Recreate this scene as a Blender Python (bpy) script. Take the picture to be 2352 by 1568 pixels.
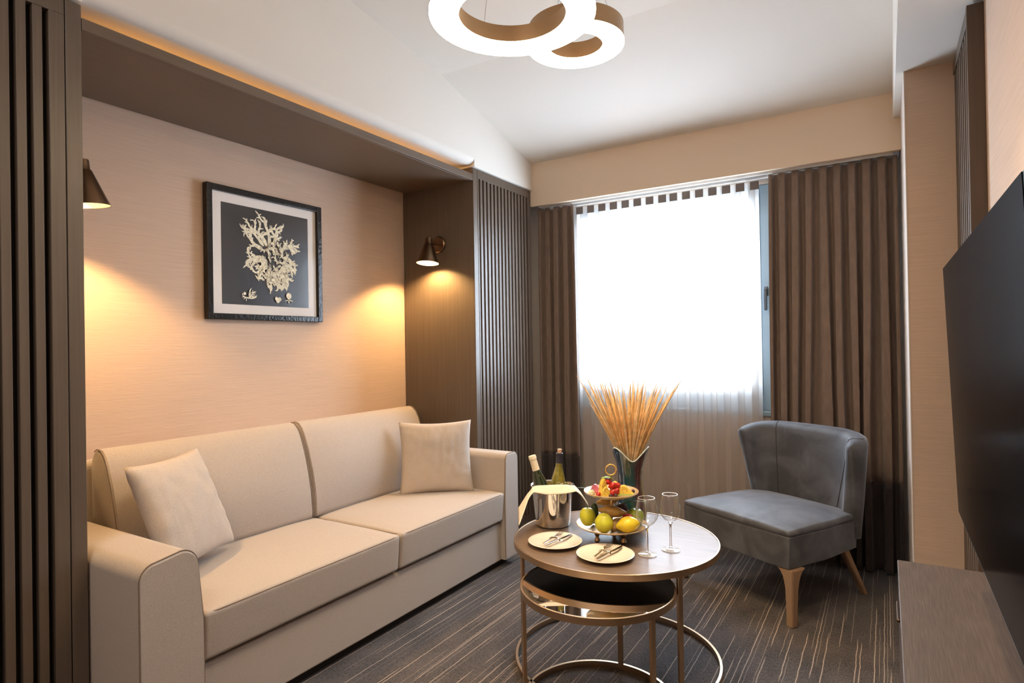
import bpy, bmesh, math, random
from mathutils import Vector, Matrix, Euler, noise

# ------------------------------------------------------------------ scene, camera, world, lights
for o in list(bpy.data.objects):
    bpy.data.objects.remove(o)
SC = bpy.context.scene
COL = SC.collection
random.seed(7)
PI = math.pi

FPX = 1390.0
CAM_H = 1.3
_Y = Vector((859, 6, -1390)).normalized()
_X = Vector((2249, 46, 1390)); _X = (_X - _Y * _X.dot(_Y)).normalized()
_Z = _X.cross(_Y)
cam_d = bpy.data.cameras.new('camera'); cam = bpy.data.objects.new('camera', cam_d); COL.objects.link(cam)
cam_d.sensor_width = 36.0; cam_d.lens = FPX / 2352 * 36.0; cam_d.clip_start = 0.02
cam.matrix_world = Matrix((_X, _Y, _Z)).to_4x4()
cam.matrix_world.translation = Vector((0, 0, CAM_H))
SC.camera = cam

W = bpy.data.worlds.new('world'); SC.world = W; W.use_nodes = True
bg = W.node_tree.nodes['Background']
bg.inputs[0].default_value = (0.70, 0.84, 1.0, 1); bg.inputs[1].default_value = 25.0

SC.view_settings.view_transform = 'Standard'
SC.view_settings.look = 'None'
SC.view_settings.gamma = 1.0
SC.view_settings.use_curve_mapping = False
SC.view_settings.exposure = 0.6
SC.cycles.use_denoising = True
SC.cycles.max_bounces = 12
SC.cycles.diffuse_bounces = 5
SC.cycles.glossy_bounces = 5
SC.cycles.transmission_bounces = 12
SC.cycles.transparent_max_bounces = 12
SC.cycles.sample_clamp_indirect = 6.0
SC.cycles.caustics_reflective = False
SC.cycles.caustics_refractive = False


def light(kind, loc, energy, color, size=0.1, rot=None, size_y=None, spot=None, blend=0.5, spread=None):
    d = bpy.data.lights.new(kind.lower() + '_light', kind); d.energy = energy; d.color = color
    if kind == 'AREA':
        d.size = size
        if size_y: d.shape = 'RECTANGLE'; d.size_y = size_y
        if spread: d.spread = spread
    else:
        d.shadow_soft_size = size
    if kind == 'SPOT':
        d.spot_size = spot; d.spot_blend = blend
    o = bpy.data.objects.new(kind.lower() + '_light', d); COL.objects.link(o); o.location = loc
    if rot: o.rotation_euler = rot
    return o


WARM = (1.0, 0.70, 0.40)
# added fill light behind the camera, standing in for unseen room lamps
light('AREA', (-0.95, -0.7, 2.9), 20, (1.0, 0.92, 0.84), 1.3, (0, 0, 0), 1.0)
# daylight of the window as a sampling portal
pt = light('AREA', (-1.30, 4.14, 1.6), 1, (1, 1, 1), 1.55, (-PI / 2, 0, 0), 1.6); pt.data.cycles.is_portal = True
# ceiling downlights in front of the sofa and by the television
light('SPOT', (-1.0, 2.15, 2.30), 26, (1.0, 0.74, 0.46), 0.05, (0, 0, 0), spot=1.5, blend=0.8)
light('SPOT', (-0.18, 1.85, 2.45), 44, (1.0, 0.72, 0.45), 0.04, (0, 0, 0), spot=1.5, blend=0.8)
light('SPOT', (-1.3, 0.9, 2.85), 20, (1.0, 0.84, 0.68), 0.05, (0, math.radians(-32), 0), spot=1.7, blend=0.8)


# ------------------------------------------------------------------ materials
def _mat(name):
    m = bpy.data.materials.new(name); m.use_nodes = True
    nt = m.node_tree; b = nt.nodes['Principled BSDF']
    return m, nt, b


def N(nt, typ, **kw):
    n = nt.nodes.new(typ)
    for k, v in kw.items():
        setattr(n, k, v)
    return n


def mat(name, col, rough=0.6, metal=0.0, spec=None, coat=0.0, trans=0.0, ior=None, sheen=0.0, bump=None, var=None, emis=None, estr=0.0, sss=0.0):
    """bump = (scale_xyz, strength, distance); var = (scale_xyz, amount)"""
    m, nt, b = _mat(name)
    b.inputs['Base Color'].default_value = (*col, 1); b.inputs['Roughness'].default_value = rough
    b.inputs['Metallic'].default_value = metal
    if spec is not None: b.inputs['Specular IOR Level'].default_value = spec
    if coat: b.inputs['Coat Weight'].default_value = coat; b.inputs['Coat Roughness'].default_value = 0.05
    if trans: b.inputs['Transmission Weight'].default_value = trans
    if ior: b.inputs['IOR'].default_value = ior
    if sheen: b.inputs['Sheen Weight'].default_value = sheen; b.inputs['Sheen Roughness'].default_value = 0.4
    if sss: b.inputs['Subsurface Weight'].default_value = sss; b.inputs['Subsurface Radius'].default_value = (0.01, 0.006, 0.003)
    if emis: b.inputs['Emission Color'].default_value = (*emis, 1); b.inputs['Emission Strength'].default_value = estr
    tc = N(nt, 'ShaderNodeTexCoord')
    if bump:
        mp = N(nt, 'ShaderNodeMapping'); mp.inputs['Scale'].default_value = bump[0]
        nz = N(nt, 'ShaderNodeTexNoise'); nz.inputs['Scale'].default_value = 1.0; nz.inputs['Detail'].default_value = 3
        bp = N(nt, 'ShaderNodeBump'); bp.inputs['Strength'].default_value = bump[1]; bp.inputs['Distance'].default_value = bump[2]
        nt.links.new(tc.outputs['Object'], mp.inputs['Vector']); nt.links.new(mp.outputs[0], nz.inputs['Vector'])
        nt.links.new(nz.outputs[0], bp.inputs['Height']); nt.links.new(bp.outputs[0], b.inputs['Normal'])
    if var:
        mp = N(nt, 'ShaderNodeMapping'); mp.inputs['Scale'].default_value = var[0]
        nz = N(nt, 'ShaderNodeTexNoise'); nz.inputs['Scale'].default_value = 1.0; nz.inputs['Detail'].default_value = 4
        cr = N(nt, 'ShaderNodeValToRGB'); a = var[1]
        cr.color_ramp.elements[0].position = 0.3; cr.color_ramp.elements[1].position = 0.7
        cr.color_ramp.elements[0].color = (*[c * (1 - a) for c in col], 1)
        cr.color_ramp.elements[1].color = (*[min(1, c * (1 + a)) for c in col], 1)
        nt.links.new(tc.outputs['Object'], mp.inputs['Vector']); nt.links.new(mp.outputs[0], nz.inputs['Vector'])
        nt.links.new(nz.outputs[0], cr.inputs[0]); nt.links.new(cr.outputs[0], b.inputs['Base Color'])
    return m


M = {}
M['white'] = mat('white_paint', (0.80, 0.765, 0.71), 0.85, bump=((60, 60, 60), 0.05, 0.002))
M['cream'] = mat('cream_paint', (0.80, 0.645, 0.49), 0.85, bump=((60, 60, 60), 0.05, 0.002))
M['paper'] = mat('beige_wallpaper', (0.60, 0.450, 0.350), 0.85, bump=((20, 14, 260), 0.35, 0.002), var=((4, 5, 170), 0.055))
M['paper_x'] = mat('beige_wallpaper_woven', (0.60, 0.450, 0.350), 0.85, bump=((14, 20, 260), 0.35, 0.002), var=((5, 4, 170), 0.055))
M['wood'] = mat('taupe_wood', (0.115, 0.086, 0.064), 0.42, bump=((90, 90, 3), 0.25, 0.001), var=((110, 110, 2.5), 0.10))
M['wood_h'] = mat('taupe_wood_panel', (0.135, 0.098, 0.070), 0.40, bump=((90, 3, 90), 0.2, 0.001), var=((110, 2.5, 110), 0.08))
M['wood_dark'] = mat('brown_wood', (0.085, 0.055, 0.036), 0.5, var=((60, 60, 2), 0.15))
M['void'] = mat('dark_recess', (0.02, 0.016, 0.013), 0.8)
M['sofa'] = mat('oatmeal_fabric', (0.43, 0.372, 0.325), 0.9, sheen=0.25, bump=((420, 420, 420), 0.35, 0.001), var=((260, 260, 260), 0.10))
M['pipe'] = mat('seam_thread', (0.24, 0.18, 0.14), 0.9)
M['pillow'] = mat('cushion_fabric', (0.47, 0.405, 0.35), 0.9, sheen=0.25, bump=((360, 360, 360), 0.4, 0.001), var=((240, 240, 240), 0.09))
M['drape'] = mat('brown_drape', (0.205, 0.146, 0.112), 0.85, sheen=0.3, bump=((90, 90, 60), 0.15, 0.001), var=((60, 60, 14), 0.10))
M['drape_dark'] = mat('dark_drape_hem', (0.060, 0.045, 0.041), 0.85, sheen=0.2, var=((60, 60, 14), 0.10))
M['tab'] = mat('grey_heading_tape', (0.17, 0.14, 0.125), 0.9)
M['track'] = mat('white_track', (0.82, 0.80, 0.77), 0.35)
M['brass'] = mat('antique_brass', (0.46, 0.30, 0.17), 0.30, metal=1.0, bump=((40, 40, 40), 0.05, 0.001))
M['bronze'] = mat('bronzed_lamp_metal', (0.20, 0.125, 0.075), 0.33, metal=1.0)
M['gold'] = mat('champagne_metal', (0.52, 0.37, 0.24), 0.34, metal=1.0)
M['goldleg'] = mat('champagne_lacquer', (0.52, 0.345, 0.215), 0.38, metal=0.6)
M['steel'] = mat('polished_steel', (0.80, 0.78, 0.75), 0.06, metal=1.0)
M['cutlery'] = mat('cutlery_steel', (0.62, 0.55, 0.48), 0.16, metal=1.0)
M['mirror'] = mat('mirror_glass', (0.82, 0.82, 0.80), 0.02, metal=1.0)
M['black'] = mat('black_lacquer', (0.012, 0.011, 0.011), 0.35)
M['frame'] = mat('black_brown_frame', (0.012, 0.009, 0.007), 0.22, spec=0.35, bump=((70, 70, 70), 0.6, 0.003))
M['mat_board'] = mat('white_mount_board', (0.82, 0.77, 0.74), 0.85)
M['print'] = mat('charcoal_print', (0.028, 0.025, 0.026), 0.30, coat=0.3)
M['coral'] = mat('cream_ink', (0.84, 0.75, 0.57), 0.7, var=((80, 80, 80), 0.25))
M['screen'] = mat('tv_screen', (0.003, 0.003, 0.0035), 0.16, ior=1.06)
M['bezel'] = mat('tv_bezel', (0.20, 0.32, 0.44), 0.4, metal=0.2)  # light blue paints the bluish highlight along the bezel edge
M['plate'] = mat('cream_porcelain', (0.86, 0.79, 0.68), 0.12, coat=0.5)
M['linen'] = mat('cream_napkin', (0.82, 0.72, 0.60), 0.9, bump=((300, 300, 300), 0.2, 0.0006))
M['foil_white'] = mat('cream_foil', (0.82, 0.74, 0.56), 0.4)
M['foil_dark'] = mat('dark_foil', (0.03, 0.03, 0.05), 0.35)
M['cork'] = mat('cork', (0.62, 0.40, 0.28), 0.8)
M['bottle_dark'] = mat('green_black_glass', (0.02, 0.03, 0.012), 0.05, coat=1.0)
M['bottle_olive'] = mat('olive_glass', (0.20, 0.17, 0.02), 0.04, coat=1.0, var=((30, 30, 30), 0.4))
M['win_frame'] = mat('grey_blue_aluminium', (0.26, 0.37, 0.46), 0.4)
M['handle'] = mat('grey_handle', (0.12, 0.15, 0.19), 0.35, metal=0.5)
M['winwall'] = mat('window_wall_paint', (0.62, 0.54, 0.47), 0.85)
M['dry'] = mat('dried_grass', (0.76, 0.49, 0.22), 0.8, var=((40, 40, 40), 0.25))
M['dry_pale'] = mat('dried_grass_pale', (0.80, 0.60, 0.36), 0.8, var=((40, 40, 40), 0.2))
M['lamp_in'] = mat('lamp_white_inside', (0.85, 0.75, 0.55), 0.5)
M['bulb'] = mat('warm_bulb', (1, 0.9, 0.7), 0.4, emis=(1, 0.72, 0.38), estr=60)
M['led'] = mat('led_diffuser', (1, 0.95, 0.85), 0.4, emis=(1.0, 0.76, 0.48), estr=24)
M['ledstrip'] = mat('amber_led_strip', (1, 0.8, 0.5), 0.4, emis=(1.0, 0.47, 0.12), estr=15)
M['console'] = mat('taupe_oak', (0.095, 0.073, 0.061), 0.55, spec=0.35, bump=((260, 16, 260), 0.5, 0.0015), var=((200, 9, 200), 0.22))
M['tabletop'] = mat('grey_oak_top', (0.17, 0.12, 0.085), 0.37, bump=((14, 120, 120), 0.10, 0.0005), var=((6, 70, 70), 0.14), spec=0.24)
M['soil'] = mat('green_quince', (0.50, 0.50, 0.03), 0.4, var=((18, 18, 18), 0.25))
M['lemon'] = mat('lemon_skin', (0.80, 0.60, 0.03), 0.35, bump=((220, 220, 220), 0.3, 0.001), var=((18, 18, 18), 0.15))
M['pear_green'] = mat('green_apple_skin', (0.28, 0.36, 0.04), 0.3, var=((18, 18, 18), 0.3))
M['mango'] = mat('mango_skin', (0.60, 0.36, 0.10), 0.35, var=((22, 22, 22), 0.35))
M['kiwi'] = mat('kiwi_skin', (0.30, 0.19, 0.07), 0.8, var=((60, 60, 60), 0.3))
M['avocado'] = mat('dark_green_skin', (0.03, 0.06, 0.015), 0.3, var=((30, 30, 30), 0.3))
M['red'] = mat('red_berry', (0.42, 0.02, 0.012), 0.25, bump=((150, 150, 150), 0.6, 0.002), var=((50, 50, 50), 0.5))
M['pineapple'] = mat('pineapple_flesh', (0.88, 0.55, 0.09), 0.45, bump=((160, 160, 160), 0.9, 0.003), var=((130, 130, 130), 0.38))
M['orange'] = mat('melon_flesh', (0.90, 0.58, 0.10), 0.4, bump=((120, 120, 120), 0.6, 0.002), var=((100, 100, 100), 0.28))
M['pink'] = mat('pink_fruit_skin', (0.62, 0.16, 0.25), 0.4, var=((40, 40, 40), 0.3))
M['pale'] = mat('white_melon', (0.80, 0.80, 0.55), 0.4)
M['leaf'] = mat('green_leaf', (0.25, 0.38, 0.05), 0.5, var=((40, 40, 40), 0.3))
M['leaf_dark'] = mat('dark_leaf', (0.05, 0.11, 0.02), 0.5)
M['grape'] = mat('dark_grape', (0.05, 0.02, 0.03), 0.25)
M['wire'] = mat('steel_wire', (0.4, 0.38, 0.35), 0.4, metal=1.0)
M['outside'] = mat('outside_wall', (0.75, 0.75, 0.74), 0.8)


def glass_mat(name, col=(1, 1, 1), rough=0.0, ior=1.45, thin=False):
    m, nt, b = _mat(name)
    if thin:
        nt.nodes.remove(b)
        out = nt.nodes['Material Output']
        tr = N(nt, 'ShaderNodeBsdfTransparent'); tr.inputs[0].default_value = (*col, 1)
        gl = N(nt, 'ShaderNodeBsdfGlossy'); gl.inputs['Roughness'].default_value = 0.02
        lw = N(nt, 'ShaderNodeLayerWeight'); lw.inputs[0].default_value = 0.5
        pw = N(nt, 'ShaderNodeMath', operation='POWER'); nt.links.new(lw.outputs['Facing'], pw.inputs[0]); pw.inputs[1].default_value = 5.0
        fr = N(nt, 'ShaderNodeMath', operation='MULTIPLY_ADD'); nt.links.new(pw.outputs[0], fr.inputs[0]); fr.inputs[1].default_value = 0.7; fr.inputs[2].default_value = 0.035
        mx = N(nt, 'ShaderNodeMixShader')
        nt.links.new(fr.outputs[0], mx.inputs[0]); nt.links.new(tr.outputs[0], mx.inputs[1]); nt.links.new(gl.outputs[0], mx.inputs[2])
        nt.links.new(mx.outputs[0], out.inputs[0])
    else:
        b.inputs['Base Color'].default_value = (*col, 1); b.inputs['Transmission Weight'].default_value = 1
        b.inputs['Roughness'].default_value = rough; b.inputs['IOR'].default_value = ior
    return m


M['pane'] = glass_mat('window_glass', (0.96, 0.98, 1.0), thin=True)
M['wineglass'] = glass_mat('clear_glass', (0.985, 0.985, 0.985), thin=True)
M['glassrim'] = mat('glass_rim', (0.80, 0.78, 0.76), 0.08, coat=1.0)  # opaque white paints the bright glint along the glass rim
M['glassstem'] = glass_mat('stem_glass', (1, 1, 1), 0.0, 1.45)
M['coverglass'] = glass_mat('picture_glass', (1, 1, 1), thin=True)


def edge_glass(name, base, gain, power, diff):
    m, nt, b = _mat(name); nt.nodes.remove(b)
    out = nt.nodes['Material Output']
    tr = N(nt, 'ShaderNodeBsdfTransparent'); tr.inputs[0].default_value = (0.99, 0.99, 0.99, 1)
    gl = N(nt, 'ShaderNodeBsdfGlossy'); gl.inputs['Roughness'].default_value = 0.04
    df = N(nt, 'ShaderNodeBsdfDiffuse'); df.inputs[0].default_value = (0.9, 0.9, 0.9, 1)  # white diffuse share puts bright window reflections into the glass colour
    m0 = N(nt, 'ShaderNodeMixShader'); m0.inputs[0].default_value = diff
    lw = N(nt, 'ShaderNodeLayerWeight'); lw.inputs[0].default_value = 0.5
    pw = N(nt, 'ShaderNodeMath', operation='POWER'); pw.inputs[1].default_value = power; nt.links.new(lw.outputs['Facing'], pw.inputs[0])
    ma = N(nt, 'ShaderNodeMath', operation='MULTIPLY_ADD'); nt.links.new(pw.outputs[0], ma.inputs[0]); ma.inputs[1].default_value = gain; ma.inputs[2].default_value = base
    m1 = N(nt, 'ShaderNodeMixShader')
    nt.links.new(gl.outputs[0], m0.inputs[1]); nt.links.new(df.outputs[0], m0.inputs[2])
    nt.links.new(ma.outputs[0], m1.inputs[0]); nt.links.new(tr.outputs[0], m1.inputs[1]); nt.links.new(m0.outputs[0], m1.inputs[2])
    nt.links.new(m1.outputs[0], out.inputs[0])
    return m


M['wineglass'] = edge_glass('clear_glass', 0.035, 0.85, 3.0, 0.15)
M['glassfoot'] = edge_glass('foot_glass', 0.16, 0.7, 2.0, 0.45)


def sheer_mat():
    m, nt, b = _mat('sheer_voile'); nt.nodes.remove(b)
    out = nt.nodes['Material Output']
    tr = N(nt, 'ShaderNodeBsdfTransparent'); tr.inputs[0].default_value = (0.95, 0.95, 0.95, 1)
    tl = N(nt, 'ShaderNodeBsdfTranslucent'); tl.inputs[0].default_value = (0.68, 0.63, 0.59, 1)
    df = N(nt, 'ShaderNodeBsdfDiffuse'); df.inputs[0].default_value = (0.80, 0.70, 0.62, 1)
    m1 = N(nt, 'ShaderNodeMixShader'); m1.inputs[0].default_value = 0.5
    m2 = N(nt, 'ShaderNodeMixShader')
    lw = N(nt, 'ShaderNodeLayerWeight'); lw.inputs[0].default_value = 0.5
    mr = N(nt, 'ShaderNodeMapRange'); mr.inputs[3].default_value = 0.60; mr.inputs[4].default_value = 0.98
    nt.links.new(lw.outputs['Facing'], mr.inputs[0]); nt.links.new(mr.outputs[0], m2.inputs[0])
    nt.links.new(tl.outputs[0], m1.inputs[1]); nt.links.new(df.outputs[0], m1.inputs[2])
    nt.links.new(tr.outputs[0], m2.inputs[1]); nt.links.new(m1.outputs[0], m2.inputs[2])
    nt.links.new(m2.outputs[0], out.inputs[0])
    return m


M['sheer'] = sheer_mat()


def velvet_mat():
    m, nt, b = _mat('slate_velvet')
    tc = N(nt, 'ShaderNodeTexCoord')
    nz = N(nt, 'ShaderNodeTexNoise'); nz.inputs['Scale'].default_value = 7.0; nz.inputs['Detail'].default_value = 5; nz.inputs['Distortion'].default_value = 0.6
    cr = N(nt, 'ShaderNodeValToRGB')
    cr.color_ramp.elements[0].position = 0.36; cr.color_ramp.elements[0].color = (0.056, 0.057, 0.063, 1)
    cr.color_ramp.elements[1].position = 0.66; cr.color_ramp.elements[1].color = (0.120, 0.124, 0.138, 1)
    nt.links.new(tc.outputs['Object'], nz.inputs['Vector']); nt.links.new(nz.outputs[0], cr.inputs[0])
    nt.links.new(cr.outputs[0], b.inputs['Base Color'])
    b.inputs['Roughness'].default_value = 0.62
    b.inputs['Sheen Weight'].default_value = 0.8; b.inputs['Sheen Roughness'].default_value = 0.35
    b.inputs['Sheen Tint'].default_value = (0.72, 0.78, 0.92, 1)
    bp = N(nt, 'ShaderNodeBump'); bp.inputs['Strength'].default_value = 0.15; bp.inputs['Distance'].default_value = 0.01
    nt.links.new(nz.outputs[0], bp.inputs['Height']); nt.links.new(bp.outputs[0], b.inputs['Normal'])
    return m


M['velvet'] = velvet_mat()


def carpet_mat():
    m, nt, b = _mat('striped_carpet')
    L = nt.links.new
    tc = N(nt, 'ShaderNodeTexCoord')
    sp = N(nt, 'ShaderNodeSeparateXYZ'); L(tc.outputs['Object'], sp.inputs[0])

    def mth(op, a, bb=None, c=None):
        n = N(nt, 'ShaderNodeMath', operation=op)
        for i, v in enumerate((a, bb, c)):
            if v is None: continue
            if isinstance(v, (int, float)): n.inputs[i].default_value = v
            else: L(v, n.inputs[i])
        return n.outputs[0]

    def nse(sx, sy, sz=1, detail=2, off=0):
        mp = N(nt, 'ShaderNodeMapping'); mp.inputs['Scale'].default_value = (sx, sy, sz); mp.inputs['Location'].default_value = (off, off, off)
        n = N(nt, 'ShaderNodeTexNoise'); n.inputs['Scale'].default_value = 1; n.inputs['Detail'].default_value = detail
        L(tc.outputs['Object'], mp.inputs[0]); L(mp.outputs[0], n.inputs['Vector'])
        return n.outputs[0]

    wob = mth('MULTIPLY', mth('SUBTRACT', nse(7, 11, 1, 6), 0.5), 0.0075)
    x = mth('ADD', sp.outputs[0], wob)
    masks = []
    for per, w, off, seed, thr in ((0.060, 0.0024, 0.0, 3.1, 0.47), (0.083, 0.0022, 0.031, 7.7, 0.49), (0.031, 0.0016, 0.017, 12.4, 0.53)):
        xs = mth('DIVIDE', mth('ADD', x, 10 + off), per)
        cell = mth('FLOOR', xs)
        wn = N(nt, 'ShaderNodeTexWhiteNoise', noise_dimensions='1D'); L(mth('ADD', cell, seed), wn.inputs['W'])
        fr = mth('FRACT', xs)
        ctr = mth('MULTIPLY_ADD', wn.outputs[0], 0.6, 0.2)
        d = mth('MULTIPLY', mth('ABSOLUTE', mth('SUBTRACT', fr, ctr)), per)
        line = N(nt, 'ShaderNodeMapRange'); line.inputs[1].default_value = w; line.inputs[2].default_value = w * 0.45
        L(d, line.inputs[0])
        cmb = N(nt, 'ShaderNodeCombineXYZ'); L(mth('MULTIPLY', cell, 7.31), cmb.inputs[0]); L(mth('MULTIPLY', sp.outputs[1], 1.05), cmb.inputs[1])
        cmb.inputs[2].default_value = seed
        bn = N(nt, 'ShaderNodeTexNoise'); bn.inputs['Scale'].default_value = 1; bn.inputs['Detail'].default_value = 1; L(cmb.outputs[0], bn.inputs['Vector'])
        gate = N(nt, 'ShaderNodeMapRange'); gate.inputs[1].default_value = thr; gate.inputs[2].default_value = thr + 0.03; L(bn.outputs[0], gate.inputs[0])
        masks.append(mth('MULTIPLY', line.outputs[0], gate.outputs[0]))
    mask = mth('MAXIMUM', mth('MAXIMUM', masks[0], masks[1]), mth('MULTIPLY', masks[2], 0.55))
    fine = nse(500, 160, 1, 2)
    mask = mth('MULTIPLY', mask, mth('MULTIPLY_ADD', fine, 1.1, 0.12))
    base = N(nt, 'ShaderNodeValToRGB')
    base.color_ramp.elements[0].position = 0.36; base.color_ramp.elements[0].color = (0.010, 0.009, 0.0095, 1)
    base.color_ramp.elements[1].position = 0.66; base.color_ramp.elements[1].color = (0.105, 0.085, 0.080, 1)
    bb = mth('ADD', mth('MULTIPLY', nse(190, 80, 1, 4), 0.68), mth('MULTIPLY', nse(9, 5, 1, 4, 5), 0.32))
    L(bb, base.inputs[0])
    mx = N(nt, 'ShaderNodeMix', data_type='RGBA'); L(mask, mx.inputs[0]); L(base.outputs[0], mx.inputs[6]); mx.inputs[7].default_value = (0.52, 0.41, 0.33, 1)
    L(mx.outputs[2], b.inputs['Base Color']); b.inputs['Roughness'].default_value = 0.95
    bp = N(nt, 'ShaderNodeBump'); bp.inputs['Strength'].default_value = 0.5; bp.inputs['Distance'].default_value = 0.003
    L(nse(300, 300, 1, 2), bp.inputs['Height']); L(bp.outputs[0], b.inputs['Normal'])
    b.inputs['Sheen Weight'].default_value = 0.15
    return m


M['carpet'] = carpet_mat()


def vase_mat():
    m, nt, b = _mat('murano_glass')
    L = nt.links.new
    tc = N(nt, 'ShaderNodeTexCoord')
    sp = N(nt, 'ShaderNodeSeparateXYZ'); L(tc.outputs['Object'], sp.inputs[0])
    at = N(nt, 'ShaderNodeMath', operation='ARCTAN2'); L(sp.outputs[1], at.inputs[0]); L(sp.outputs[0], at.inputs[1])
    nz = N(nt, 'ShaderNodeTexNoise'); nz.inputs['Scale'].default_value = 14; nz.inputs['Distortion'].default_value = 1.0
    L(tc.outputs['Object'], nz.inputs['Vector'])
    ad = N(nt, 'ShaderNodeMath', operation='MULTIPLY_ADD'); L(nz.outputs[0], ad.inputs[0]); ad.inputs[1].default_value = 0.5; L(at.outputs[0], ad.inputs[2])
    mr = N(nt, 'ShaderNodeMapRange'); mr.inputs[1].default_value = -PI; mr.inputs[2].default_value = PI + 0.5
    L(ad.outputs[0], mr.inputs[0])
    cr = N(nt, 'ShaderNodeValToRGB'); cr.color_ramp.interpolation = 'B_SPLINE'
    e = cr.color_ramp.elements
    stops = [(0.0, (0.010, 0.014, 0.06)), (0.10, (0.012, 0.03, 0.12)), (0.155, (0.010, 0.050, 0.065)), (0.27, (0.012, 0.065, 0.065)),
             (0.315, (0.06, 0.015, 0.02)), (0.395, (0.07, 0.02, 0.025)), (0.415, (0.45, 0.44, 0.17)), (0.475, (0.52, 0.54, 0.24)), (0.50, (0.01, 0.03, 0.50)), (0.75, (0.01, 0.03, 0.35)), (1.0, (0.008, 0.012, 0.045))]
    e[0].position = 0; e[0].color = (*stops[0][1], 1); e[1].position = 1; e[1].color = (*stops[-1][1], 1)
    for p, c in stops[1:-1]:
        q = e.new(p); q.color = (*c, 1)
    L(mr.outputs[0], cr.inputs[0]); L(cr.outputs[0], b.inputs['Base Color'])
    b.inputs['Roughness'].default_value = 0.05; b.inputs['Coat Weight'].default_value = 1.0
    return m


M['vase'] = vase_mat()


# ------------------------------------------------------------------ mesh helpers
def finish(name, bm, m, parent=None, smooth=False, loc=None, angle=None):
    me = bpy.data.meshes.new(name); bm.normal_update(); bm.to_mesh(me); bm.free()
    if smooth:
        for p in me.polygons: p.use_smooth = True
        if angle is not None:
            me.set_sharp_from_angle(angle=math.radians(angle))
    me.materials.append(m if not isinstance(m, str) else M[m])
    o = bpy.data.objects.new(name, me); COL.objects.link(o)
    if parent: o.parent = parent
    if loc is not None: o.location = loc
    return o


def box(bm, x0, x1, y0, y1, z0, z1, bev=0.0, seg=2, mtx=None):
    vs = [bm.verts.new((x, y, z)) for x in (x0, x1) for y in (y0, y1) for z in (z0, z1)]
    fs = [(0, 1, 3, 2), (4, 6, 7, 5), (0, 4, 5, 1), (2, 3, 7, 6), (0, 2, 6, 4), (1, 5, 7, 3)]
    faces = [bm.faces.new([vs[i] for i in f]) for f in fs]
    if bev:
        edges = list({e for f in faces for e in f.edges})
        r = bmesh.ops.bevel(bm, geom=edges, offset=bev, segments=seg, affect='EDGES', profile=0.5)
        vs = list({v for f in r['faces'] for v in f.verts} | {v for v in vs if v.is_valid})
    if mtx is not None:
        bmesh.ops.transform(bm, matrix=mtx, verts=[v for v in vs if v.is_valid])
    return vs


def bx(name, m, x0, x1, y0, y1, z0, z1, parent=None, bev=0.0, seg=2, loc=None):
    bm = bmesh.new(); box(bm, x0, x1, y0, y1, z0, z1, bev, seg)
    return finish(name, bm, m, parent, loc=loc)


def lathe(bm, prof, n=48, c=(0, 0, 0), close=False, wave=None, cap=True):
    rings = []
    for r, z in prof:
        ring = []
        for i in range(n):
            a = 2 * PI * i / n
            rr, zz = (r, z) if wave is None else wave(r, z, a)
            ring.append(bm.verts.new((c[0] + rr * math.cos(a), c[1] + rr * math.sin(a), c[2] + zz)))
        rings.append(ring)
    pairs = list(zip(rings, rings[1:]))
    if close: pairs.append((rings[-1], rings[0]))
    for A, B in pairs:
        for i in range(n):
            bm.faces.new((A[i], A[(i + 1) % n], B[(i + 1) % n], B[i]))
    if not close and cap:
        if prof[0][0] > 1e-5: bm.faces.new(list(reversed(rings[0])))
        if prof[-1][0] > 1e-5: bm.faces.new(rings[-1])
    bmesh.ops.remove_doubles(bm, verts=bm.verts, dist=1e-6)
    bmesh.ops.recalc_face_normals(bm, faces=bm.faces)


def tube(bm, pts, rad, n=8, closed=False, flat=1.0):
    pts = [Vector(p) for p in pts]
    rads = rad if isinstance(rad, (list, tuple)) else [rad] * len(pts)
    rings = []; up = None
    for i, p in enumerate(pts):
        if closed: t = pts[(i + 1) % len(pts)] - pts[i - 1]
        else: t = pts[min(i + 1, len(pts) - 1)] - pts[max(i - 1, 0)]
        if t.length < 1e-9: t = Vector((0, 0, 1))
        t.normalize()
        if up is None:
            up = Vector((0, 0, 1)) if abs(t.z) < 0.9 else Vector((1, 0, 0))
        s = t.cross(up)
        if s.length < 1e-6: s = t.cross(Vector((1, 0, 0)))
        s.normalize(); u = s.cross(t).normalized(); up = u
        rings.append([bm.verts.new(p + (s * math.cos(2 * PI * k / n) + u * math.sin(2 * PI * k / n) * flat) * rads[i]) for k in range(n)])
    m = len(rings)
    for i in range(m if closed else m - 1):
        A, B = rings[i], rings[(i + 1) % m]
        for k in range(n):
            bm.faces.new((A[k], A[(k + 1) % n], B[(k + 1) % n], B[k]))
    if not closed:
        bm.faces.new(list(reversed(rings[0]))); bm.faces.new(rings[-1])
    bmesh.ops.recalc_face_normals(bm, faces=bm.faces)


def tb(name, m, pts, rad, parent=None, n=8, closed=False, loc=None):
    bm = bmesh.new(); tube(bm, pts, rad, n, closed)
    return finish(name, bm, m, parent, smooth=True, loc=loc, angle=50)


def lat(name, m, prof, parent=None, n=48, loc=None, close=False, wave=None, angle=40, cap=True):
    bm = bmesh.new(); lathe(bm, prof, n, close=close, wave=wave, cap=cap)
    return finish(name, bm, m, parent, smooth=True, loc=loc, angle=angle)


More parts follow.
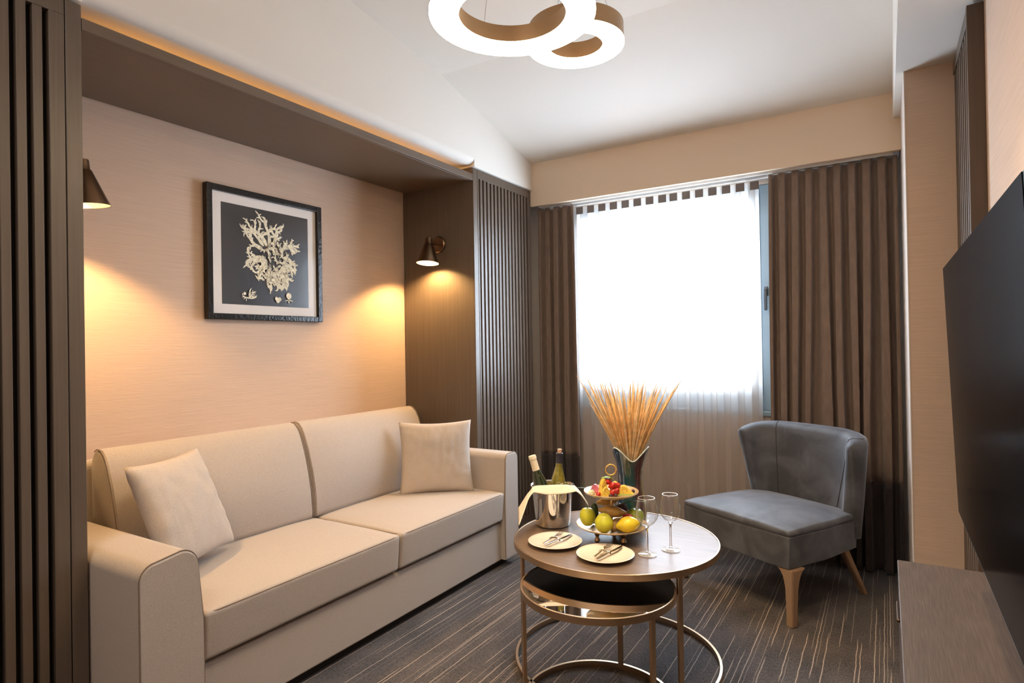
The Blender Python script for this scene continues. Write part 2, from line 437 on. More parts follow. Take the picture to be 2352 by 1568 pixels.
def soft(bm, hx, hy, hz, r, fn=None, k=4, mid=8):
    """rounded box centred on 0, optional fn(Vector)->Vector deformation"""
    def coords(h):
        a = [-h + r * i / k for i in range(k)]
        b = [(-h + r) + (2 * h - 2 * r) * i / mid for i in range(mid + 1)]
        return a + b + [h - r + r * i / k for i in range(1, k + 1)]
    X, Y, Z = coords(hx), coords(hy), coords(hz); H = (hx, hy, hz)
    cache = {}
    def V(i, j, l):
        key = (i, j, l)
        if key not in cache:
            p = Vector((X[i], Y[j], Z[l]))
            q = Vector([max(-H[a] + r, min(H[a] - r, p[a])) for a in range(3)])
            d = p - q
            if d.length > 1e-9: p = q + d.normalized() * r
            if fn: p = fn(p)
            cache[key] = bm.verts.new(p)
        return cache[key]
    nx, ny, nz = len(X) - 1, len(Y) - 1, len(Z) - 1
    for i in range(nx):
        for j in range(ny):
            bm.faces.new((V(i, j, 0), V(i, j + 1, 0), V(i + 1, j + 1, 0), V(i + 1, j, 0)))
            bm.faces.new((V(i, j, nz), V(i + 1, j, nz), V(i + 1, j + 1, nz), V(i, j + 1, nz)))
    for i in range(nx):
        for l in range(nz):
            bm.faces.new((V(i, 0, l), V(i + 1, 0, l), V(i + 1, 0, l + 1), V(i, 0, l + 1)))
            bm.faces.new((V(i, ny, l), V(i, ny, l + 1), V(i + 1, ny, l + 1), V(i + 1, ny, l)))
    for j in range(ny):
        for l in range(nz):
            bm.faces.new((V(0, j, l), V(0, j, l + 1), V(0, j + 1, l + 1), V(0, j + 1, l)))
            bm.faces.new((V(nx, j, l), V(nx, j + 1, l), V(nx, j + 1, l + 1), V(nx, j, l + 1)))


def sf(name, m, c, h, r, parent=None, fn=None, mid=8):
    bm = bmesh.new(); soft(bm, *h, r, fn, mid=mid)
    return finish(name, bm, m, parent, smooth=True, loc=c)


def prism(bm, prof, axis, a0, a1):
    """extrude a 2D profile: axis 'y' -> prof is (x,z); axis 'x' -> (y,z)"""
    def P(p, a):
        return (p[0], a, p[1]) if axis == 'y' else ((a, p[0], p[1]) if axis == 'x' else (p[0], p[1], a))
    A = [bm.verts.new(P(p, a0)) for p in prof]; B = [bm.verts.new(P(p, a1)) for p in prof]
    n = len(prof)
    for i in range(n): bm.faces.new((A[i], A[(i + 1) % n], B[(i + 1) % n], B[i]))
    bm.faces.new(A); bm.faces.new(list(reversed(B)))
    bmesh.ops.recalc_face_normals(bm, faces=bm.faces)


def empty(name, loc=(0, 0, 0), rz=0.0):
    o = bpy.data.objects.new(name, None); COL.objects.link(o); o.location = loc; o.rotation_euler = (0, 0, rz)
    o.empty_display_size = 0.1
    return o


def tag(o, label, cat, group=None, kind=None):
    o['label'] = label; o['category'] = cat
    if group: o['group'] = group
    if kind: o['kind'] = kind
    return o


def thing(name, label, cat, loc=(0, 0, 0), rz=0.0, group=None):
    return tag(empty(name, loc, rz), label, cat, group)


def struct(o):
    o['kind'] = 'structure'; return o


def ktag(o, label):
    o['label'] = label; return o


# ------------------------------------------------------------------ key planes (metres)
XF = -2.20      # face of the slatted joinery on the sofa side
XB = -2.79      # wallpapered back wall of the niche
YN0, YN1 = 0.938, 3.125   # niche opening
YP = 3.85       # face of the pelmet
YW = 4.06       # window wall
XC = 0.09       # column left face
YC = 3.20       # column front
XS = 0.265      # slatted screen plane on the right
XR = 0.31       # right wall
ZB = 2.482      # underside of the right bulkhead
ZNEAR = -1.7

# ------------------------------------------------------------------ structure
CEIL = [(4.2, 2.56), (3.85, 2.623), (3.3, 2.76), (2.80, 2.884), (2.1, 2.985), (1.2, 3.07), (ZNEAR - 0.1, 3.10)]
bm = bmesh.new(); box(bm, -2.95, 0.6, ZNEAR - 0.1, 4.2, -0.06, 0.0)
struct(finish('floor', bm, 'carpet'))
prof = CEIL + [(ZNEAR - 0.1, 3.2), (4.2, 3.2)]
bm = bmesh.new(); prism(bm, prof, 'x', -2.95, 0.6); struct(finish('ceiling', bm, 'white'))
struct(bx('wall_left', 'paper_x', XB - 0.1, XB, ZNEAR, YW, 0, 2.62))
struct(bx('wall_near', 'cream', -2.95, 0.6, ZNEAR - 0.08, ZNEAR, 0, 3.15))
struct(bx('wall_right', 'paper_x', XR, XR + 0.1, ZNEAR, 2.70, 0, 2.7))
# wall behind the screen and column
struct(bx('wall_right_end', 'cream', XR, XR + 0.1, 2.70, YW, 0, 2.7))
# far wall with the window opening
WX0, WX1, WZ0, WZ1 = -2.00, -0.60, 0.86, 2.285
bm = bmesh.new()
box(bm, -2.95, WX0, YW, YW + 0.14, 0, 2.7); box(bm, WX1, 0.45, YW, YW + 0.14, 0, 2.7)
box(bm, WX0, WX1, YW, YW + 0.14, 0, WZ0); box(bm, WX0, WX1, YW, YW + 0.14, WZ1, 2.7)
struct(finish('wall_far', bm, 'winwall'))
# pelmet over the curtains
bm = bmesh.new(); box(bm, XF, 0.40, YP, YP + 0.028, 2.312, 2.66)
struct(finish('trim_1', bm, 'cream'))
# plaster upper wall above the niche with a rounded lower edge
xw = XF + 0.012
bm = bmesh.new()
for (ya_, yb_, R, zb) in ((YN0 - 0.002, YN1 + 0.001, 0.045, 2.441), (ZNEAR, YN0 - 0.002, 0.003, 2.430), (YN1 + 0.001, YP + 0.2, 0.003, 2.430)):
    prof = [(xw, 3.15), (xw, zb + R)] + [(xw - R + R * math.cos(a), zb + R - R * math.sin(a)) for a in [PI / 2 * i / 10 for i in range(11)]] + [(XB - 0.05, zb), (XB - 0.05, 3.15)]
    prism(bm, prof, 'y', ya_, yb_)
struct(finish('trim_2', bm, 'white', smooth=True, angle=30))
# bulkhead along the right side
bm = bmesh.new(); box(bm, 0.052, 0.42, ZNEAR, YP + 0.2, ZB, 3.15, 0.004, 1)
struct(finish('trim_3', bm, 'white'))
# wallpapered column between the curtains and the screen, white metal corner strip
bm = bmesh.new(); box(bm, XC, XR + 0.02, YC, YW, 0, ZB - 0.0005)
struct(finish('wall_column', bm, 'paper'))
bm = bmesh.new(); box(bm, XC - 0.004, XC, YC - 0.002, YW, 0, ZB, 0); struct(finish('trim_4', bm, mat('corner_plaster', (0.74, 0.66, 0.60), 0.6)))
# niche floor skirting strip at near side
struct(bx('wall_left_near', 'wood_dark', XB, XF - 0.09, ZNEAR, 0.2, 0, 2.44))

# window
win = struct(empty('window_1', (0, 0, 0)))
FW = 0.065
y0, y1 = YW + 0.012, YW + 0.075
bm = bmesh.new()
box(bm, WX0, WX0 + FW, y0, y1, WZ0, WZ1, 0.004, 1); box(bm, WX1 - FW, WX1, y0, y1, WZ0, WZ1, 0.004, 1)
box(bm, WX0 + FW, WX1 - FW, y0, y1, WZ0, WZ0 + 0.09, 0.004, 1); box(bm, WX0 + FW, WX1 - FW, y0, y1, WZ1 - 0.06, WZ1, 0.004, 1)
finish('window_frame', bm, 'win_frame', win)
sx0, sx1, sz0, sz1 = WX0 + FW, WX1 - FW, WZ0 + 0.09, WZ1 - 0.06
bm = bmesh.new(); y0, y1 = YW + 0.006, YW + 0.06
box(bm, sx0, sx0 + 0.05, y0, y1, sz0, sz1, 0.004, 1); box(bm, sx1 - 0.05, sx1, y0, y1, sz0, sz1, 0.004, 1)
box(bm, sx0 + 0.05, sx1 - 0.05, y0, y1, sz0, sz0 + 0.09, 0.004, 1); box(bm, sx0 + 0.05, sx1 - 0.05, y0, y1, sz1 - 0.05, sz1, 0.004, 1)
finish('sash', bm, 'win_frame', win)
bm = bmesh.new(); bm.faces.new([bm.verts.new((a, YW + 0.035, b)) for a, b in ((sx0 + 0.045, sz0 + 0.085), (sx1 - 0.045, sz0 + 0.085), (sx1 - 0.045, sz1 - 0.045), (sx0 + 0.045, sz1 - 0.045))])
finish('pane', bm, 'pane', win)
bm = bmesh.new(); box(bm, -0.648, -0.622, YW - 0.012, YW + 0.006, 1.58, 1.64, 0.003, 1); box(bm, -0.645, -0.625, YW - 0.034, YW - 0.012, 1.49, 1.625, 0.005, 2)
finish('window_handle', bm, 'handle', win)
bx('window_sill', 'track', WX0 - 0.02, WX1 + 0.02, YW - 0.028, YW + 0.01, WZ0 - 0.03, WZ0, win, 0.004, 1).data.materials[0] = M['win_frame']

# ------------------------------------------------------------------ joinery: slatted panels and canopy shelf
PITCH = 0.0415


def slat_panel(name, label, y0, y1, ztop, side, parent_loc=(0, 0, 0)):
    """framed slatted door on plane x = XF; side = +1 niche panel at y0 end, -1 at the y1 end"""
    t = thing(name, label, 'pillar', (XF, (y0 + y1) / 2, 0))
    ox, oy = XF, (y0 + y1) / 2
    def B(nm, m, a, b, c, d, e, f, bev=0.0015):
        return bx(nm, m, a - ox, b - ox, c - oy, d - oy, e, f, t, bev, 1)
    pt_ = 0.045
    if side > 0:   # niche side first, door after
        ys0, ys1 = y0, y0 + pt_; d0, d1 = ys1 + 0.003, y1
    else:
        ys0, ys1 = y1 - pt_, y1; d0, d1 = y0, ys0 - 0.003
    B('side_panel', 'wood', XB + 0.003, XF, ys0, ys1, 0.0, ztop)
    B('backing', 'void', XF - 0.05, XF - 0.040, d0, d1, 0.0, ztop - 0.012)
    B('top_rail', 'wood', XF - 0.030, XF, d0, d1, ztop - 0.055, ztop)
    B('bottom_rail', 'wood', XF - 0.030, XF, d0, d1, 0.0, 0.08)
    B('stile', 'wood', XF - 0.030, XF, d0, d0 + 0.042 if side < 0 else d0 + 0.014, 0.08, ztop - 0.055)
    B('stile', 'wood', XF - 0.030, XF, (d1 - 0.042) if side > 0 else (d1 - 0.042), d1, 0.08, ztop - 0.055)
    a = (d0 + (0.014 if side > 0 else 0.042)) + 0.017; b = d1 - 0.042
    n = int(round((b - a) / PITCH)); p = (b - a) / n
    first = None
    for i in range(n):
        yy = a + i * p
        if first is None:
            first = bx('slat', 'wood', -0.012, 0.012, -0.0125, 0.0125, -(ztop - 0.135) / 2, (ztop - 0.135) / 2, t, 0.0012, 1)
            s = first
        else:
            s = first.copy(); COL.objects.link(s)
        s.location = (-0.013, yy + 0.0125 - oy, 0.08 + (ztop - 0.135) / 2)
    return t


slat_panel('slatted_pillar', 'tall taupe slatted wood pillar left of the window curtain beyond the sofa', YN1, 3.845, 2.425, 1)
slat_panel('slatted_pillar', 'dark slatted wood pillar nearest the camera at the left edge of the photo', 0.16, YN0, 2.425, -1)

can = thing('canopy_shelf', 'taupe wood canopy shelf spanning the niche above the sofa', 'shelf', (XF, (YN0 + YN1) / 2, 2.345))
hw = (YN1 - YN0) / 2 - 0.002
bx('shelf_board', 'wood_h', XB + 0.016 - XF, -0.02, -hw, hw, 0, 0.018, can, 0.001, 1)
bx('fascia', 'wood_h', -0.02, 0.0, -hw, hw, 0, 0.04, can, 0.0015, 1)
bx('light_strip', 'ledstrip', -0.235, -0.220, -hw + 0.05, hw - 0.05, 0.019, 0.029, can)

# right slatted screen
scr = thing('slatted_screen', 'narrow slatted wood screen between the wallpapered column and the television wall', 'panel', (XS, 2.95, 0))
bx('backing', 'void', 0.030, 0.044, -0.26, 0.245, 0.0, 2.47, scr)
bx('post', 'wood_dark', -0.004, 0.0445, -0.29, -0.262, 0.0, 2.47, scr, 0.0015, 1)
bx('top_rail', 'wood', -0.002, 0.028, -0.26, 0.245, 2.42, 2.47, scr, 0.0015, 1)
ns = 8
s0 = None
for i in range(ns):
    if s0 is None:
        s0 = bx('slat', 'wood', -0.012, 0.012, -0.014, 0.014, 0.01, 2.419, scr, 0.0012, 1); s = s0
    else:
        s = s0.copy(); COL.objects.link(s)
    s.location = (0.014, -0.225 + i * (0.455 / (ns - 1)), 0)


# ------------------------------------------------------------------ curtains
def cloth_sheet(fn, nu, nv, thick=0.0):
    bm = bmesh.new()
    g = [[bm.verts.new(fn(i / nu, j / nv)) for i in range(nu + 1)] for j in range(nv + 1)]
    for j in range(nv):
        for i in range(nu):
            bm.faces.new((g[j][i], g[j][i + 1], g[j + 1][i + 1], g[j + 1][i]))
    if thick:
        bmesh.ops.recalc_face_normals(bm, faces=bm.faces)
        bmesh.ops.solidify(bm, geom=bm.faces[:], thickness=thick)
    return bm


def drape(name, label, x0t, x1t, x0b, x1b, yc, folds, ztop, zband, seed, amp=0.035):
    t = thing(name, label, 'curtain', ((x0b + x1b) / 2, yc, 0))
    ox = (x0b + x1b) / 2
    rnd = random.Random(seed)
    ph = [rnd.uniform(-0.5, 0.5) for _ in range(folds * 2 + 4)]
    am = [rnd.uniform(0.65, 1.1) for _ in range(folds * 2 + 4)]

    def fn_part(za, zb_):
        def fn(u, v):
            z = za + (zb_ - za) * v
            h = 1 - z / ztop
            x0 = x0t + (x0b - x0t) * h ** 0.8; x1 = x1t + (x1b - x1t) * h ** 0.8
            wob = 0.65 * noise.noise(Vector((u * folds * 0.8, z * 0.55, seed))) / folds
            uu = u + wob * min(1.0, h * 1.6) * (1 if 0 < u < 1 else 0) * math.sin(PI * u)
            s = uu * folds
            k = int(max(0, s)); f = s - k
            a = amp * (am[k] * (1 - f) + am[k + 1] * f) * (0.55 + 0.45 * min(1, h * 2 + 0.2))
            y = -a * math.cos(2 * PI * s) + 0.3 * a * math.cos(4 * PI * s + ph[k] * 0) + 0.012 * noise.noise(Vector((s * 0.6, z * 0.9, seed + 5)))
            x = x0 + (x1 - x0) * u + 0.22 * a * math.sin(4 * PI * s)
            return (x - ox, y, z)
        return fn
    finish('fabric', cloth_sheet(fn_part(zband, ztop), folds * 22, 50, 0.003), 'drape', t, smooth=True)
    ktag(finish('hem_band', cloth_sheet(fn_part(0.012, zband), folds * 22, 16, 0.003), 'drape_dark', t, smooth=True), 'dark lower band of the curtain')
    return t


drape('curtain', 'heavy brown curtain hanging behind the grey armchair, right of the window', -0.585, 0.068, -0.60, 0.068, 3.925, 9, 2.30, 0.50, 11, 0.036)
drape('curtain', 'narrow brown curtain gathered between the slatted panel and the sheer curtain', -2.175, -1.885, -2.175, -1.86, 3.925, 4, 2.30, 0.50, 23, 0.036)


def sheer(name, label, xa, xb, pleats, seed):
    t = thing(name, label, 'curtain', ((xa + xb) / 2, 4.00, 0)); ox = (xa + xb) / 2
    rnd = random.Random(seed); ph = [rnd.uniform(0, 6.28) for _ in range(4)]

    def fn(u, v):
        z = 0.02 + (2.292 - 0.02) * v
        s = u * pleats
        # deep box-like folds held by the heading tape
        w = math.sin(2 * PI * s)
        sh = max(-1, min(1, w * 1.5))
        amp = 0.021 * (0.8 + 0.3 * noise.noise(Vector((s, z * 0.6, seed))))
        x = xa + (xb - xa) * u + 0.010 * math.sin(4 * PI * s) + 0.006 * noise.noise(Vector((s * 1.2, z * 0.8, seed + 3))) * (1 - v)
        y = amp * sh
        return (x - ox, y, z)
    finish('voile', cloth_sheet(fn, pleats * 20, 36), 'sheer', t, smooth=True)
    first = None
    for i in range(pleats):
        xc = xa + (xb - xa) * (i + 0.75) / pleats
        w = (xb - xa) / pleats * 0.31
        if first is None:
            first = bx('heading_tape', 'tab', -w, w, -0.0015, 0.0015, 0, 0.052, t, 0.001, 1); s = first
        else:
            s = first.copy(); COL.objects.link(s)
        s.location = (xc - ox, -0.0255, 2.236)
    return t


sheer('sheer_curtain', 'sheer voile curtain over the left half of the window', -1.93, -1.235, 8, 3)
sheer('sheer_curtain', 'sheer voile curtain over the right half of the window', -1.245, -0.655, 7, 9)
tr = thing('curtain_track', 'white double ceiling curtain track above the window', 'track', (-1.05, 3.95, 2.30))
bx('track_rail', 'track', -1.10, 1.10, -0.035, -0.015, 0.006, 0.022, tr, 0.002, 1)
bx('track_rail', 'track', -1.10, 1.10, 0.040, 0.060, 0.004, 0.018, tr, 0.002, 1)
bx('mounting_board', 'track', -1.13, 1.13, -0.069, 0.10, 0.022, 0.032, tr)

# ------------------------------------------------------------------ sofa
SX = -1.90      # front of the arms and seat cushions
sofa = thing('sofa', 'two-seat oatmeal fabric sofa with low arms inside the wood niche', 'sofa', (-2.32, 2.03, 0))
OX, OY = -2.32, 2.03
AY0, AY1 = 0.946, 1.128      # near arm
BY0, BY1 = 2.985, 3.115      # far arm


def arm(name, ya, yb, zt, inner):
    """arm block; inner=+1 when the seat is on the +y side"""
    ro, ri = 0.020, 0.055
    prof = [(ya, 0.05), (yb + (0.012 if inner > 0 else 0), 0.05)]
    def arc(cy, cz, r, a0, a1, n=8):
        return [(cy + r * math.cos(a0 + (a1 - a0) * i / n), cz + r * math.sin(a0 + (a1 - a0) * i / n)) for i in range(n + 1)]
    if inner > 0:
        prof = [(ya, 0.05), (yb + 0.018, 0.05), (yb + 0.018, 0.42)] + arc(yb - ri, zt - ri, ri, 0.12, PI / 2) + arc(ya + 0.05, zt - 0.062, 0.050, PI / 2, PI)
    else:
        prof = [(ya - 0.012, 0.05), (yb, 0.05)] + arc(yb - 0.03, zt - 0.03, 0.03, 0, PI / 2) + arc(ya + 0.035, zt - 0.035, 0.035, PI / 2, PI - 0.1) + [(ya - 0.012, 0.42)]
    bm = bmesh.new()
    A = [bm.verts.new((XB + 0.045 - OX, p[0] - OY, p[1])) for p in prof]
    B = [bm.verts.new((SX - 0.008 - OX, p[0] - OY, p[1])) for p in prof]
    cyy = sum(p[0] for p in prof) / len(prof); czz = sum(p[1] for p in prof) / len(prof)
    def ins(p, d):
        v = Vector((p[0] - cyy, p[1] - 0.3)); l = v.length
        return (cyy + v.x * (1 - d / max(l, .05)), 0.3 + v.y * (1 - d / max(l, .05)))
    C_ = [bm.verts.new((SX - OX, ins(p, 0.007)[0] - OY, ins(p, 0.007)[1])) for p in prof]
    n = len(prof)
    for P, Q in ((A, B), (B, C_)):
        for i in range(n): bm.faces.new((P[i], P[(i + 1) % n], Q[(i + 1) % n], Q[i]))
    bm.faces.new(A); bm.faces.new(C_)
    bmesh.ops.recalc_face_normals(bm, faces=bm.faces)
    o = finish('armrest', bm, 'sofa', sofa, smooth=True, angle=35)
    pts = [(SX - 0.006 - OX, p[0] - OY, p[1] + 0.0005) for p in prof[2:]]
    pts = [(SX - 0.005 - OX, prof[1][0] - OY, 0.06)] + pts + [(SX - 0.005 - OX, prof[0][0] - OY, 0.06)]
    pp = tb('piping', 'pipe', pts, 0.0022, o, 6)
    return o


arm('a', AY0, AY1, 0.668, 1)
arm('b', BY0, BY1, 0.662, -1)
# base front and body
bx('base', 'sofa', XB + 0.05 - OX, SX - 0.035 - OX, AY1 + 0.019 - OY, BY0 - 0.013 - OY, 0.045, 0.262, sofa, 0.008, 3)
bx('plinth', 'void', XB + 0.07 - OX, SX - 0.07 - OX, AY0 + 0.03 - OY, BY1 - 0.03 - OY, 0.0, 0.044, sofa)
bx('backrest_frame', 'sofa', XB + 0.03 - OX, XB + 0.115 - OX, AY0 + 0.012 - OY, BY1 - 0.02 - OY, 0.05, 0.87, sofa, 0.03, 4)


def seat_cushion(ya, yb):
    xa, xb = -2.60, SX
    hx, hy, hz = (xb - xa) / 2, (yb - ya) / 2 - 0.0015, 0.083
    def fn(p):
        u, v = p.x / hx, p.y / hy
        b = max(0.0, (1 - u * u)) ** 0.5 * max(0.0, (1 - v ** 4)) ** 0.5
        if p.z > 0: p.z += 0.016 * b + 0.002 * noise.noise(Vector((p.x * 9, p.y * 9, 2.0)))
        if p.x > hx * 0.8: p.x -= 0.012 * (1 - (p.z / hz)) * 0.6
        return p
    o = sf('seat_cushion', 'sofa', ((xa + xb) / 2 - OX, (ya + yb) / 2 - OY, 0.360), (hx, hy, hz), 0.016, sofa, fn, 14)
    z = hz - 0.0045
    e = 0.0125
    pts = [(-hx * 0.5, -hy + 0.003, z)] + [(hx - 0.05, -hy + 0.003, z), (hx - 0.010, -hy + 0.010, z), (hx - 0.0035, -hy + 0.05, z), (hx - 0.0035, hy - 0.05, z), (hx - 0.010, hy - 0.010, z), (hx - 0.05, hy - 0.003, z), (-hx * 0.5, hy - 0.003, z)]
    tb('piping', 'pipe', pts, 0.0022, o, 6)
    return o


seat_cushion(1.145, 2.083)
seat_cushion(2.086, 2.970)


def back_cushion(ya, yb):
    hy = (yb - ya) / 2 - 0.002
    # side profile (x,z), front lower -> front upper -> rounded top -> back
    prof = [(-2.655, 0.445), (-2.478, 0.445), (-2.458, 0.455), (-2.455, 0.48), (-2.463, 0.58), (-2.482, 0.68), (-2.510, 0.78), (-2.540, 0.86), (-2.560, 0.895), (-2.585, 0.917), (-2.612, 0.922), (-2.635, 0.912), (-2.650, 0.89), (-2.658, 0.85), (-2.660, 0.7)]
    # edge rounding along y
    n = 14
    bm = bmesh.new(); rings = []
    ys = [(-hy, 0.014), (-hy + 0.004, 0.006), (-hy + 0.012, 0.001)] + [(-hy + 0.012 + (2 * hy - 0.024) * i / n, 0) for i in range(n + 1)] + [(hy - 0.012, 0.001), (hy - 0.004, 0.006), (hy, 0.014)]
    cx_, cz_ = -2.58, 0.66
    for yy, d in ys:
        ring = []
        v = yy / hy
        for (x, z) in prof:
            vx, vz = x - cx_, z - cz_; l = math.hypot(vx, vz)
            f = 1 - d / l
            X = cx_ + vx * f; Z = cz_ + vz * f
            if x > -2.57 and z > 0.46: X += 0.020 * (1 - v ** 4) * math.sin(PI * min(1, (z - 0.44) / 0.48))
            ring.append(bm.verts.new((X - OX, (ya + yb) / 2 + yy - OY, Z)))
        rings.append(ring)
    m_ = len(prof)
    for A, B in zip(rings, rings[1:]):
        for i in range(m_): bm.faces.new((A[i], A[(i + 1) % m_], B[(i + 1) % m_], B[i]))
    bm.faces.new(rings[0]); bm.faces.new(rings[-1])
    bmesh.ops.recalc_face_normals(bm, faces=bm.faces)
    o = finish('back_cushion', bm, 'sofa', sofa, smooth=True, angle=60)
    for s in (0, 1):
        yy = ((ya + yb) / 2 - hy + 0.004) if s == 0 else ((ya + yb) / 2 + hy - 0.004)
        tb('piping', 'pipe', [(x - OX + 0.0, yy - OY, z) for x, z in prof[2:12]], 0.002, o, 6)
    return o


back_cushion(1.145, 2.058)
back_cushion(2.064, 2.965)


def pillow(name, label, s, t, mtx, seed, m='pillow'):
    n = 30
    bm = bmesh.new(); rows = []
    for side in (1, -1):
        g = []
        for j in range(n + 1):
            row = []
            for i in range(n + 1):
                u, v = -1 + 2 * i / n, -1 + 2 * j / n
                # pinch edges inwards between the corners
                x = u * s * (1 - 0.075 * (1 - v * v) ** 1.0 * abs(u)); y = v * s * (1 - 0.075 * (1 - u * u) * abs(v))
                h = t * (max(0, (1 - u ** 2)) * max(0, (1 - v ** 2))) ** 0.42
                wr = 0.006 * noise.noise(Vector((u * 3.2, v * 3.2, seed))) + 0.005 * noise.noise(Vector((u * 9, v * 3, seed + side)))
                edge = (1 - abs(u) ** 6) * (1 - abs(v) ** 6)
                crease = 0.010 * math.exp(-((abs(u) - 0.9) ** 2) / 0.02) * noise.noise(Vector((v * 7, u, seed + 9)))
                row.append(bm.verts.new((x, y, side * (h + (wr + crease) * edge))))
            g.append(row)
        for j in range(n):
            for i in range(n):
                f = (g[j][i], g[j][i + 1], g[j + 1][i + 1], g[j + 1][i])
                bm.faces.new(f if side > 0 else tuple(reversed(f)))
    bmesh.ops.remove_doubles(bm, verts=bm.verts, dist=0.0004)
    o = finish(name, bm, m, None, smooth=True)
    tag(o, label, 'cushion')
    o.matrix_world = mtx
    return o


def frame_from(c, ux, uy):
    ux = Vector(ux).normalized(); uz = ux.cross(Vector(uy)).normalized(); uy = uz.cross(ux)
    m_ = Matrix((ux, uy, uz)).transposed().to_4x4(); m_.translation = Vector(c); return m_


# near cushion leans on the near arm and backrest; far one stands in the far corner
pillow('scatter_cushion', 'beige scatter cushion leaning beside the near arm of the sofa', 0.215, 0.062,
       frame_from((-2.335, 1.330, 0.690), (-0.20, 0.40, 0.0), (-0.15, -0.085, 0.41)), 4)
pillow('scatter_cushion', 'beige scatter cushion standing in the far corner of the sofa', 0.215, 0.060,
       frame_from((-2.262, 2.79, 0.648), (0.30, 0.27, 0.0), (-0.09, 0.08, 0.42)), 8)

# ------------------------------------------------------------------ picture
PX = XB + 0.002
pic = thing('framed_picture', 'black framed coral print with white mount above the sofa', 'picture', (PX, 2.045, 1.78))
y0, y1, z0, z1 = -0.347, 0.347, -0.330, 0.330
fw, fd = 0.030, 0.034
bm = bmesh.new()
box(bm, 0, fd, y0, y0 + fw, z0, z1, 0.003, 2); box(bm, 0, fd, y1 - fw, y1, z0, z1, 0.003, 2)
box(bm, 0, fd - 0.001, y0 + fw, y1 - fw, z0, z0 + fw, 0.003, 2); box(bm, 0, fd - 0.001, y0 + fw, y1 - fw, z1 - fw, z1, 0.003, 2)
finish('frame', bm, 'frame', pic)
bx('mount', 'mat_board', 0.004, 0.014, y0 + fw, y1 - fw, z0 + fw, z1 - fw, pic)
pr = bx('print', 'print', 0.0142, 0.0152, -0.262, 0.262, -0.252, 0.252, pic)
bm = bmesh.new(); bm.faces.new([bm.verts.new((0.020, a, b)) for a, b in ((y0 + fw, z0 + fw), (y1 - fw, z0 + fw), (y1 - fw, z1 - fw), (y0 + fw, z1 - fw))])
finish('cover_glass', bm, 'coverglass', pic)
rc = random.Random(5)
bm = bmesh.new()


def blob2(pts, rads, x):
    """flat tapered stroke in the yz plane"""
    L_, R_ = [], []
    for i, (a, b) in enumerate(pts):
        q = pts[min(i + 1, len(pts) - 1)]; p = pts[max(i - 1, 0)]
        dy, dz = q[0] - p[0], q[1] - p[1]; l = math.hypot(dy, dz) or 1
        ny, nz = -dz / l, dy / l
        L_.append(bm.verts.new((x, a + ny * rads[i], b + nz * rads[i]))); R_.append(bm.verts.new((x, a - ny * rads[i], b - nz * rads[i])))
    for i in range(len(pts) - 1):
        bm.faces.new((L_[i], L_[i + 1], R_[i + 1], R_[i]))


layer = [0.0155]


def branch(y, z, ang, ln, w, depth):
    pts, rads = [(y, z)], [w * 0.45]
    ln *= 0.88
    n = 5
    for i in range(n):
        ang += rc.uniform(-0.35, 0.35)
        y += math.cos(ang) * ln / n; z += math.sin(ang) * ln / n
        pts.append((y, z)); rads.append(w * (1 - 0.55 * (i + 1) / n) * rc.uniform(0.85, 1.25))
        if depth > 0 and i >= 1:
            layer[0] += 0.000004
            branch(y, z, ang + rc.choice((-1, 1)) * rc.uniform(0.5, 1.1), ln * rc.uniform(0.36, 0.55), w * 0.62, depth - 1)
    layer[0] += 0.000004
    blob2(pts, rads, layer[0])


for a, ln, w, oy_, oz_ in ((1.95, 0.15, .011, -.02, .05), (1.65, 0.15, .011, -.01, .05), (2.35, 0.13, .010, -.04, .05), (2.75, 0.12, .010, -.05, .04), (3.3, 0.12, .010, -.03, -.02), (2.95, 0.11, .010, -.03, -.01), (3.6, .10, .010, -.02, -.04),
                          (1.05, 0.12, .011, .02, .05), (0.7, 0.11, .011, .06, .03), (0.3, 0.09, .012, .08, 0), (-0.15, 0.09, .013, .07, -.03), (-0.6, 0.10, .013, .06, -.06), (-1.0, 0.10, .013, .05, -.07), (-1.5, 0.10, .012, .02, -.08), (-1.9, 0.10, .011, .0, -.07), (0.9, .10, .011, .07, .04)):
    branch(0.015 + oy_, 0.012 + oz_, a, ln, w, 2)
for k in range(60):   # dense heart of the coral
    branch(rc.uniform(-0.035, 0.11), rc.uniform(-0.12, 0.075), rc.uniform(0, 6.28), 0.050, 0.0062, 1)
for a in (0.4, 1.1, 1.8, 2.6, 1.4):   # sprig at the lower left
    branch(-0.115, -0.218, a, 0.045, 0.004, 1)
for (cy, cz, rr) in ((0.055, -0.222, 0.012), (0.066, -0.213, 0.011), (0.047, -0.211, 0.010), (0.125, -0.192, 0.017), (-0.142, -0.195, .008)):
    layer[0] += 0.00001
    bm.faces.new([bm.verts.new((layer[0], cy + rr * math.cos(2 * PI * i / 18), cz + rr * math.sin(2 * PI * i / 18))) for i in range(18)])
layer[0] += 0.00001
blob2([(0.098, -0.220), (0.125, -0.214), (0.152, -0.220)], [0.001, 0.004, 0.001], layer[0]); blob2([(0.125, -0.205), (0.125, -0.232)], [0.006, 0.002], layer[0])
bm2 = bmesh.new(); bm_, bm = bm, bm2
for k in range(150):
    a_ = rc.uniform(0, 6.28); y_, z_ = rc.uniform(-0.03, 0.125), rc.uniform(-0.13, 0.08); l_ = rc.uniform(0.006, 0.018)
    layer[0] += 0.000002
    blob2([(y_, z_), (y_ + l_ * math.cos(a_), z_ + l_ * math.sin(a_)), (y_ + 2 * l_ * math.cos(a_ + 0.5), z_ + 2 * l_ * math.sin(a_ + 0.5))], [0.0004, rc.uniform(0.0008, 0.0018), 0.0003], layer[0] + 0.0001)
